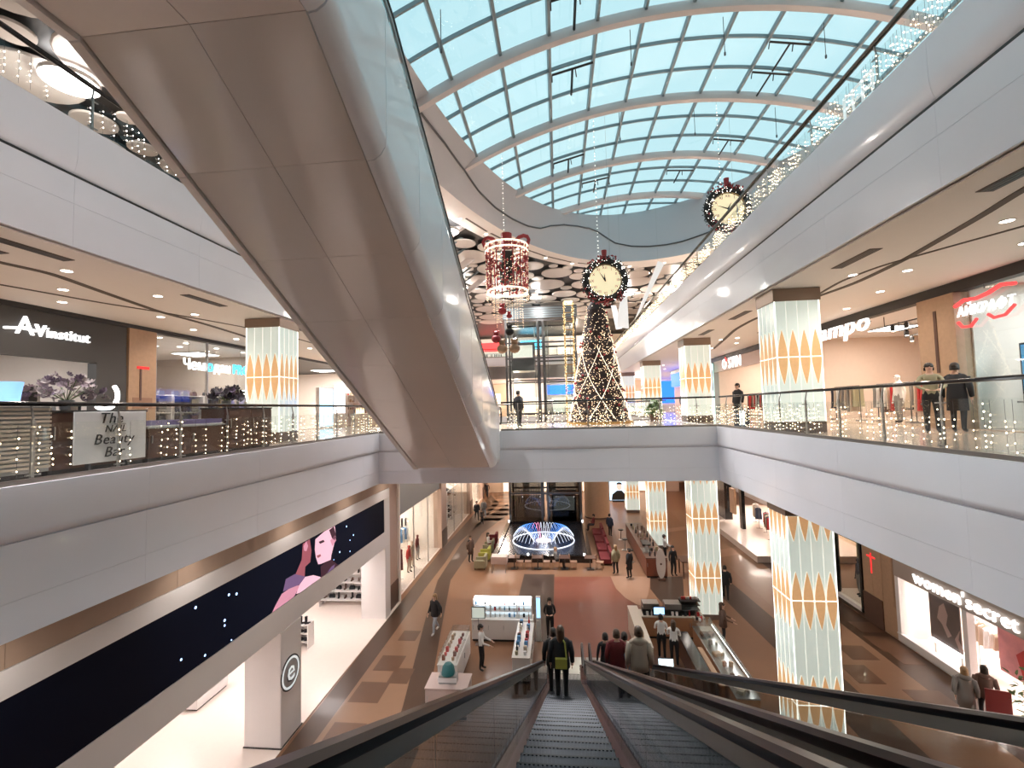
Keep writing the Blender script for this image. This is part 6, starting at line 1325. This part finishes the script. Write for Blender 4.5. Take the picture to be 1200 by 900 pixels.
dp = PY(595, 345, 20); 
dr = T('hanging_drum', 'hanging red drum of lights with strings of toys below', 'decoration', (dp.x, dp.y, dp.z)); R = .95; H = 2.05
for z in (.12, 1.9, 2.15): MB().ring([(R-.03,z-.03),(R+.03,z-.03),(R+.03,z+.03),(R-.03,z+.03)], n=26, sx=(1.0 if z > 1 else .94), sy=(1.0 if z > 1 else .94)).obj('lit_hoop', 'tree_line', dr)
b = MB()
for k in range(16): a = k*pi/8; b.tube([(R*.94*cos(a), R*.94*sin(a), .12),(R*cos(a), R*sin(a), 2.15)], .03, 4)
b.obj('frame_bars', 'garland_red', dr); b = MB()
for k in range(900): a = rd.uniform(0, 2*pi); z = rd.uniform(-.35, 2.2); b.octa((R*cos(a)*rd.uniform(.94,1.02), R*sin(a)*rd.uniform(.94,1.02), z), rd.uniform(.009,.016))
stuff(b.obj('fairy_light', 'tree_light', dr, fix=False))
b = MB()
for k in range(220): a = rd.uniform(0, 2*pi); b.octa((R*cos(a)*.95, R*sin(a)*.95, rd.uniform(.2,2.1)), rd.uniform(.05,.09))
stuff(b.obj('red_tinsel', 'garland_red', dr, fix=False)); MB().tube([(0,0,.6),(0,0,1.9)], [.35,.28], 10).obj('core', 'garland_dark', dr)
for s_ in (-1, 1): MB().tube([(s_*(.7+.32*cos(q*pi/5-.6)), -.2, 2.25+.3*sin(q*pi/5-.3)) for q in range(8)], .085, 6).obj('bow_loop', 'garland_red', dr, smooth=True)
MB().tube([(0,0,2.1),(0,0,2.75)], [.22,.26], 10).obj('top_knob', 'garland_red', dr)
zt = vz(dp.x)-dp.z; MB().tube([(-.1,0,2.6),(-.1,0,zt)], .006, 3).obj('hanging_wire', 'steel', dr); b = MB(); z = 2.7
while z < zt: b.octa((-.1, 0, z), .014); z += rd.uniform(.1,.25)
stuff(b.obj('wire_light', 'bulb_white', dr, fix=False)); b = MB()
for k in range(16):
    a = k*pi/8+.2; L = rd.uniform(.5,1.7); x, y = R*.7*cos(a), R*.7*sin(a); z = .1
    while z > .1-L: b.octa((x, y, z), .015); z -= rd.uniform(.07,.14)
stuff(b.obj('dangling_light', 'tree_light', dr, fix=False))
mat('toy_brown', (.32,.19,.11), .7)
for k, (x, z, m, s_) in enumerate(((-.25,-.75,'garland_red',.2),(.05,-1.0,'garland_red',.13),(-.55,-2.0,'garland_red',.22),(-.3,-2.45,'toy_brown',.25),(.25,-2.45,'toy_brown',.25),(.05,-1.7,'garland_dark',.2))):
    b = MB(); b.ball((0,0,0), s_, 9, .85); b.ball((0,0,s_*1.1), s_*.6, 8); b.ball((-s_*.45,0,s_*1.55), s_*.22, 6); b.ball((s_*.45,0,s_*1.55), s_*.22, 6); o = b.obj('soft_toy', m, dr, smooth=True); o.location = (x, -.1, z)
    MB().tube([(x,-.1,z+s_),(x,-.1,.2)], .005, 3).obj('toy_string', 'steel_dark', dr)
# slanting white glitter ribbons beyond the tree
mat('glitter', (.85,.82,.80), .3, emit=.25, noise=.4, nscale=60)
for i, (l, lb) in enumerate(((((771,306),(779,308),(750,366),(744,374)),'longest, beside the top floor railing'),(((728,345),(735,347),(737,385),(722,383)),'upright below the clock'),(((716,358),(722,358),(729,385),(722,386)),'short and leaning below the clock'))):
    P = [PY(x, y, 27.5+.35*i) for x, y in l]; c = sum(P, Vector())/4
    t = T('glitter_ribbon', 'white glittering hanging ribbon, '+lb, 'decoration', c); MB().prism([p-c for p in P], (0,.05,0)).obj('ribbon', 'glitter', t); top = max(p.z for p in P)-c.z; MB().tube([(P[0].x-c.x, .02, top), (P[0].x-c.x, .02, vz(c.x)-c.z)], .005, 3).obj('hanging_wire', 'steel', t)
# lit white lattice panel leaning behind the top right glass, potted heart ornament on the left ring
lp2 = T('lattice_panel', 'white lit lattice panel behind the top floor railing', 'decoration', (6.5, 9.9, F2), 0, None, True)
p0 = 9.55
for k in range(4): MB().box(6.48, 6.52, p0+k*.3-.02, p0+k*.3+.02, F2, F2+1.15).obj('upright', 'led_ring', lp2)
for k in range(5): MB().box(6.48, 6.52, p0, p0+.9, F2+.1+k*.25, F2+.14+k*.25).obj('bar', 'led_ring', lp2)
hp_ = PZ(516, 246, C2-.75); ho = T('balloon_lamp', 'pink glowing balloon shaped ornament hanging under the ceiling ring', 'decoration', (hp_.x, hp_.y, hp_.z-.3)); MB().lathe([(.01,-.3),(.1,-.1),(.2,.15),(.22,.3),(.15,.45),(.001,.5)], n=12).obj('balloon', glow('balloon_pink', (1,.6,.55), .9), ho, smooth=True); MB().tube([(0,0,.48),(0,0,C2-hp_.z+.3)], .006, 3).obj('wire', 'steel', ho)

# ================================================================ PEOPLE IN PLACE
def g0(x, y): p = PZ(x, y, 0); return (p.x, p.y, .008)
person('person in black jacket and pale jeans walking past the brown strip', g0(510,742), -.5, 'walk', 'black_cloth', 'jeans', 'hair_blond', 1, coat='black_cloth', shoes='white_cloth')
person('person in black standing with hands together on the dark strip', g0(645,748), 0, 'front', 'black_cloth', 'black_cloth', 'hair_dark')
person('person in a dark coat standing beside the armchairs of the fountain', (-6.15, 30.7, .008), .9, 'stand', 'black_cloth', 'black_cloth', 'hair_brown', 0, coat='brown_cloth', clen=.55)
person('person in black coat walking far along the glazed shops', g0(559,610), .4, 'walk', 'black_cloth', 'black_cloth', coat='black_cloth'); person('person in grey walking beside the black coat along the glazed shops', g0(567,607), .4, 'walk', 'grey_cloth', 'jeans', 'hair_blond', 1, coat='grey_cloth'); person('child in dark clothes walking between the couple by the glazed shops', g0(565,614), .4, 'walk', 'black_cloth', 'black_cloth', h=1.25)
person('person alone far down the passage by the glazed shops', g0(571,583), 0, 'walk', 'black_cloth', 'black_cloth')
person('person in khaki jacket standing before the brown bar', g0(722,673), -2.6, 'stand', 'khaki_cloth', 'black_cloth', 'hair_blond', 1, coat='khaki_cloth'); person('person in dark coat standing close to the brown bar', g0(738,678), -2.3, 'stand', 'black_cloth', 'black_cloth', 'hair_dark', 0, coat='black_cloth', clen=.55)
person('person in black queueing at the far side of the brown bar', (3.75, 36.9, .008), 2.5, 'stand', 'navy_cloth', 'black_cloth', coat='navy_cloth'); person('person behind the brown bar in white', (6.6, 31.0, .008), 1.6, 'work', 'white_cloth', 'black_cloth')
person('person in black vest behind the surfboard sign', (6.55, 28.6, .008), .4, 'stand', 'black_cloth', 'black_cloth', 'hair_dark', 1); person('person in brown seated by the high table', (8.3, 28.5, .008), 1.6, 'sit', 'brown_cloth', 'navy_cloth', 'hair_brown', 1)
person('person in black walking behind the tall column', g0(851,703), 2.8, 'walk', 'black_cloth', 'black_cloth', coat='black_cloth'); 
person('person in a dark red plaid coat leaning at the food counter', (6.65, 20.6, .008), 1.4, 'work', 'brown_cloth', 'black_cloth', 'hair_brown', 1, coat='brown_cloth')
person('seller in white shirt bending over the cosmetics counter', (-3.3, 18.2, .008), 1.57, 'work', 'white_cloth', 'black_cloth', 'hair_dark')
person('short haired seller in white shirt behind the food counter', (3.85, 19.4, .008), 3.0, 'work', 'white_cloth', 'black_cloth', 'hair_dark', 0); person('long haired seller in white shirt behind the food counter', (4.22, 18.9, .008), 2.9, 'work', 'white_cloth', 'black_cloth', 'hair_brown', 1)
person('person in grey coat with a hood walking past the lingerie shop', (12.4, 16.1, .012), 2.6, 'walk', 'grey_cloth', 'grey_cloth', 'hair_blond', 1, coat='grey_cloth', hood=1, clen=.55); person('person in black hooded coat walking past the lingerie shop', (13.05, 16.2, .012), 2.6, 'walk', 'brown_cloth', 'black_cloth', 'hair_dark', 1, coat='brown_cloth', hood=1)
person('person in red seated at the far end of the red benches', (2.6, 38.6, .008), -1.4, 'sit', 'maroon_cloth', 'black_cloth'); person('person in grey seated in the row before the fountain', (-.45, 29.65, .008), 1.57, 'sit', 'grey_cloth', 'black_cloth', 'hair_blond'); person('person in white seated in a khaki armchair by the fountain', (-5.3, 33.0, .008), 1.57, 'sit', 'white_cloth', 'maroon_cloth', 'hair_dark', 1)
def onesc(xc, y): 
    k = round((y+1.9)/.4); yy = -1.9+.4*k; z = round((8.95-TA*(yy+.4)+.10)/.2064)*.2064+.03; return (xc, yy+.2, z)
person('person in black with a yellow-green bag on the escalator beside the cosmetics stand', onesc(-.12, 11.4), pi, 'stand', 'black_cloth', 'black_cloth', 'hair_brown', 1, coat='black_cloth', bag='yellow_cloth'); person('person in black coat standing just below the person with the yellow-green bag', onesc(-.32, 12.6), pi, 'stand', 'black_cloth', 'black_cloth', 'hair_dark', 0, coat='black_cloth')
person('person in a dark red coat on the escalator beside the food stand', onesc(1.35, 12.3), pi, 'stand', 'maroon_cloth', 'black_cloth', 'hair_brown', 0, coat='maroon_cloth', clen=.55); person('person in a hooded beige padded coat on the escalator beside the food stand', onesc(1.68, 11.0), pi, 'stand', 'beige_cloth', 'black_cloth', 'hair_brown', 0, coat='beige_cloth', hood=1); person('person in black with long fair hair on the escalator beside the food stand', onesc(1.9, 12.2), pi, 'stand', 'black_cloth', 'black_cloth', 'hair_blond', 1, coat='black_cloth', clen=.55)
person('person in dark clothes lowest on the escalator beside the food stand', onesc(1.25, 14.8), pi, 'stand', 'black_cloth', 'black_cloth'); person('person in blue ahead of the beige coat on the escalator', onesc(1.75, 14.0), pi, 'stand', 'blue_cloth', 'jeans', 'hair_dark')
person('person in khaki with folded arms before the wooden pier of the optician', (9.2, 12.3, F1+.001), -.5, 'lean', 'khaki_cloth', 'black_cloth', 'hair_dark', 0); person('person in a long dark coat beside the person with folded arms', (9.95, 12.5, F1+.001), 2.2, 'stand', 'black_cloth', 'black_cloth', 'hair_dark', 0, coat='black_cloth', clen=.55)
person('person in black between the two nearest lit columns of the gallery', (7.95, 21.2, F1+.001), -1.2, 'stand', 'black_cloth', 'black_cloth', 'hair_dark', 0, coat='black_cloth', clen=.55); person('person in black half hidden behind the lit column opposite the fashion shop', (7.3, 16.6, F1+.001), 1.3, 'stand', 'black_cloth', 'black_cloth', 'hair_dark', 1, coat='black_cloth', clen=.55)
person('person in black on the bridge beside the escalator landing', (-1.9, 22.0, F1+.001), 2.5, 'stand', 'black_cloth', 'black_cloth', 'hair_dark', 0, coat='black_cloth'); person('person in navy beyond the second lit column', (8.2, 31.0, F1+.001), .5, 'stand', 'navy_cloth', 'black_cloth')
bx_ = T('ad_box', 'small blue and white advertising box at the foot of the railing corner', 'sign', (6.55, 17.2, F1)); MB().box(-.2, .2, -.2, .2, .02, .65).obj('box', 'navy_cloth', bx_); MB().box(-.14, .02, -.205, -.2, .1, .6).obj('white_face', 'screen_white', bx_)
pt2 = T('planter', 'dark leafy potted plant on the bridge beside the Christmas tree', 'plant', (5.2, 25.6, F1)); MB().lathe([(.2,0),(.26,.4),(.001,.38)], n=12).obj('pot', 'wood_dark', pt2)
for k in range(60):
    o = link('leaf', lm, pt2); a = rl.uniform(0, 2*pi); r = rl.uniform(0,.35); o.location = (r*cos(a), r*sin(a), rl.uniform(.4,1.1)); o.rotation_euler = (rl.uniform(-1,1), rl.uniform(-1,1), rl.uniform(0,6.3)); o.scale = (1.8,)*3
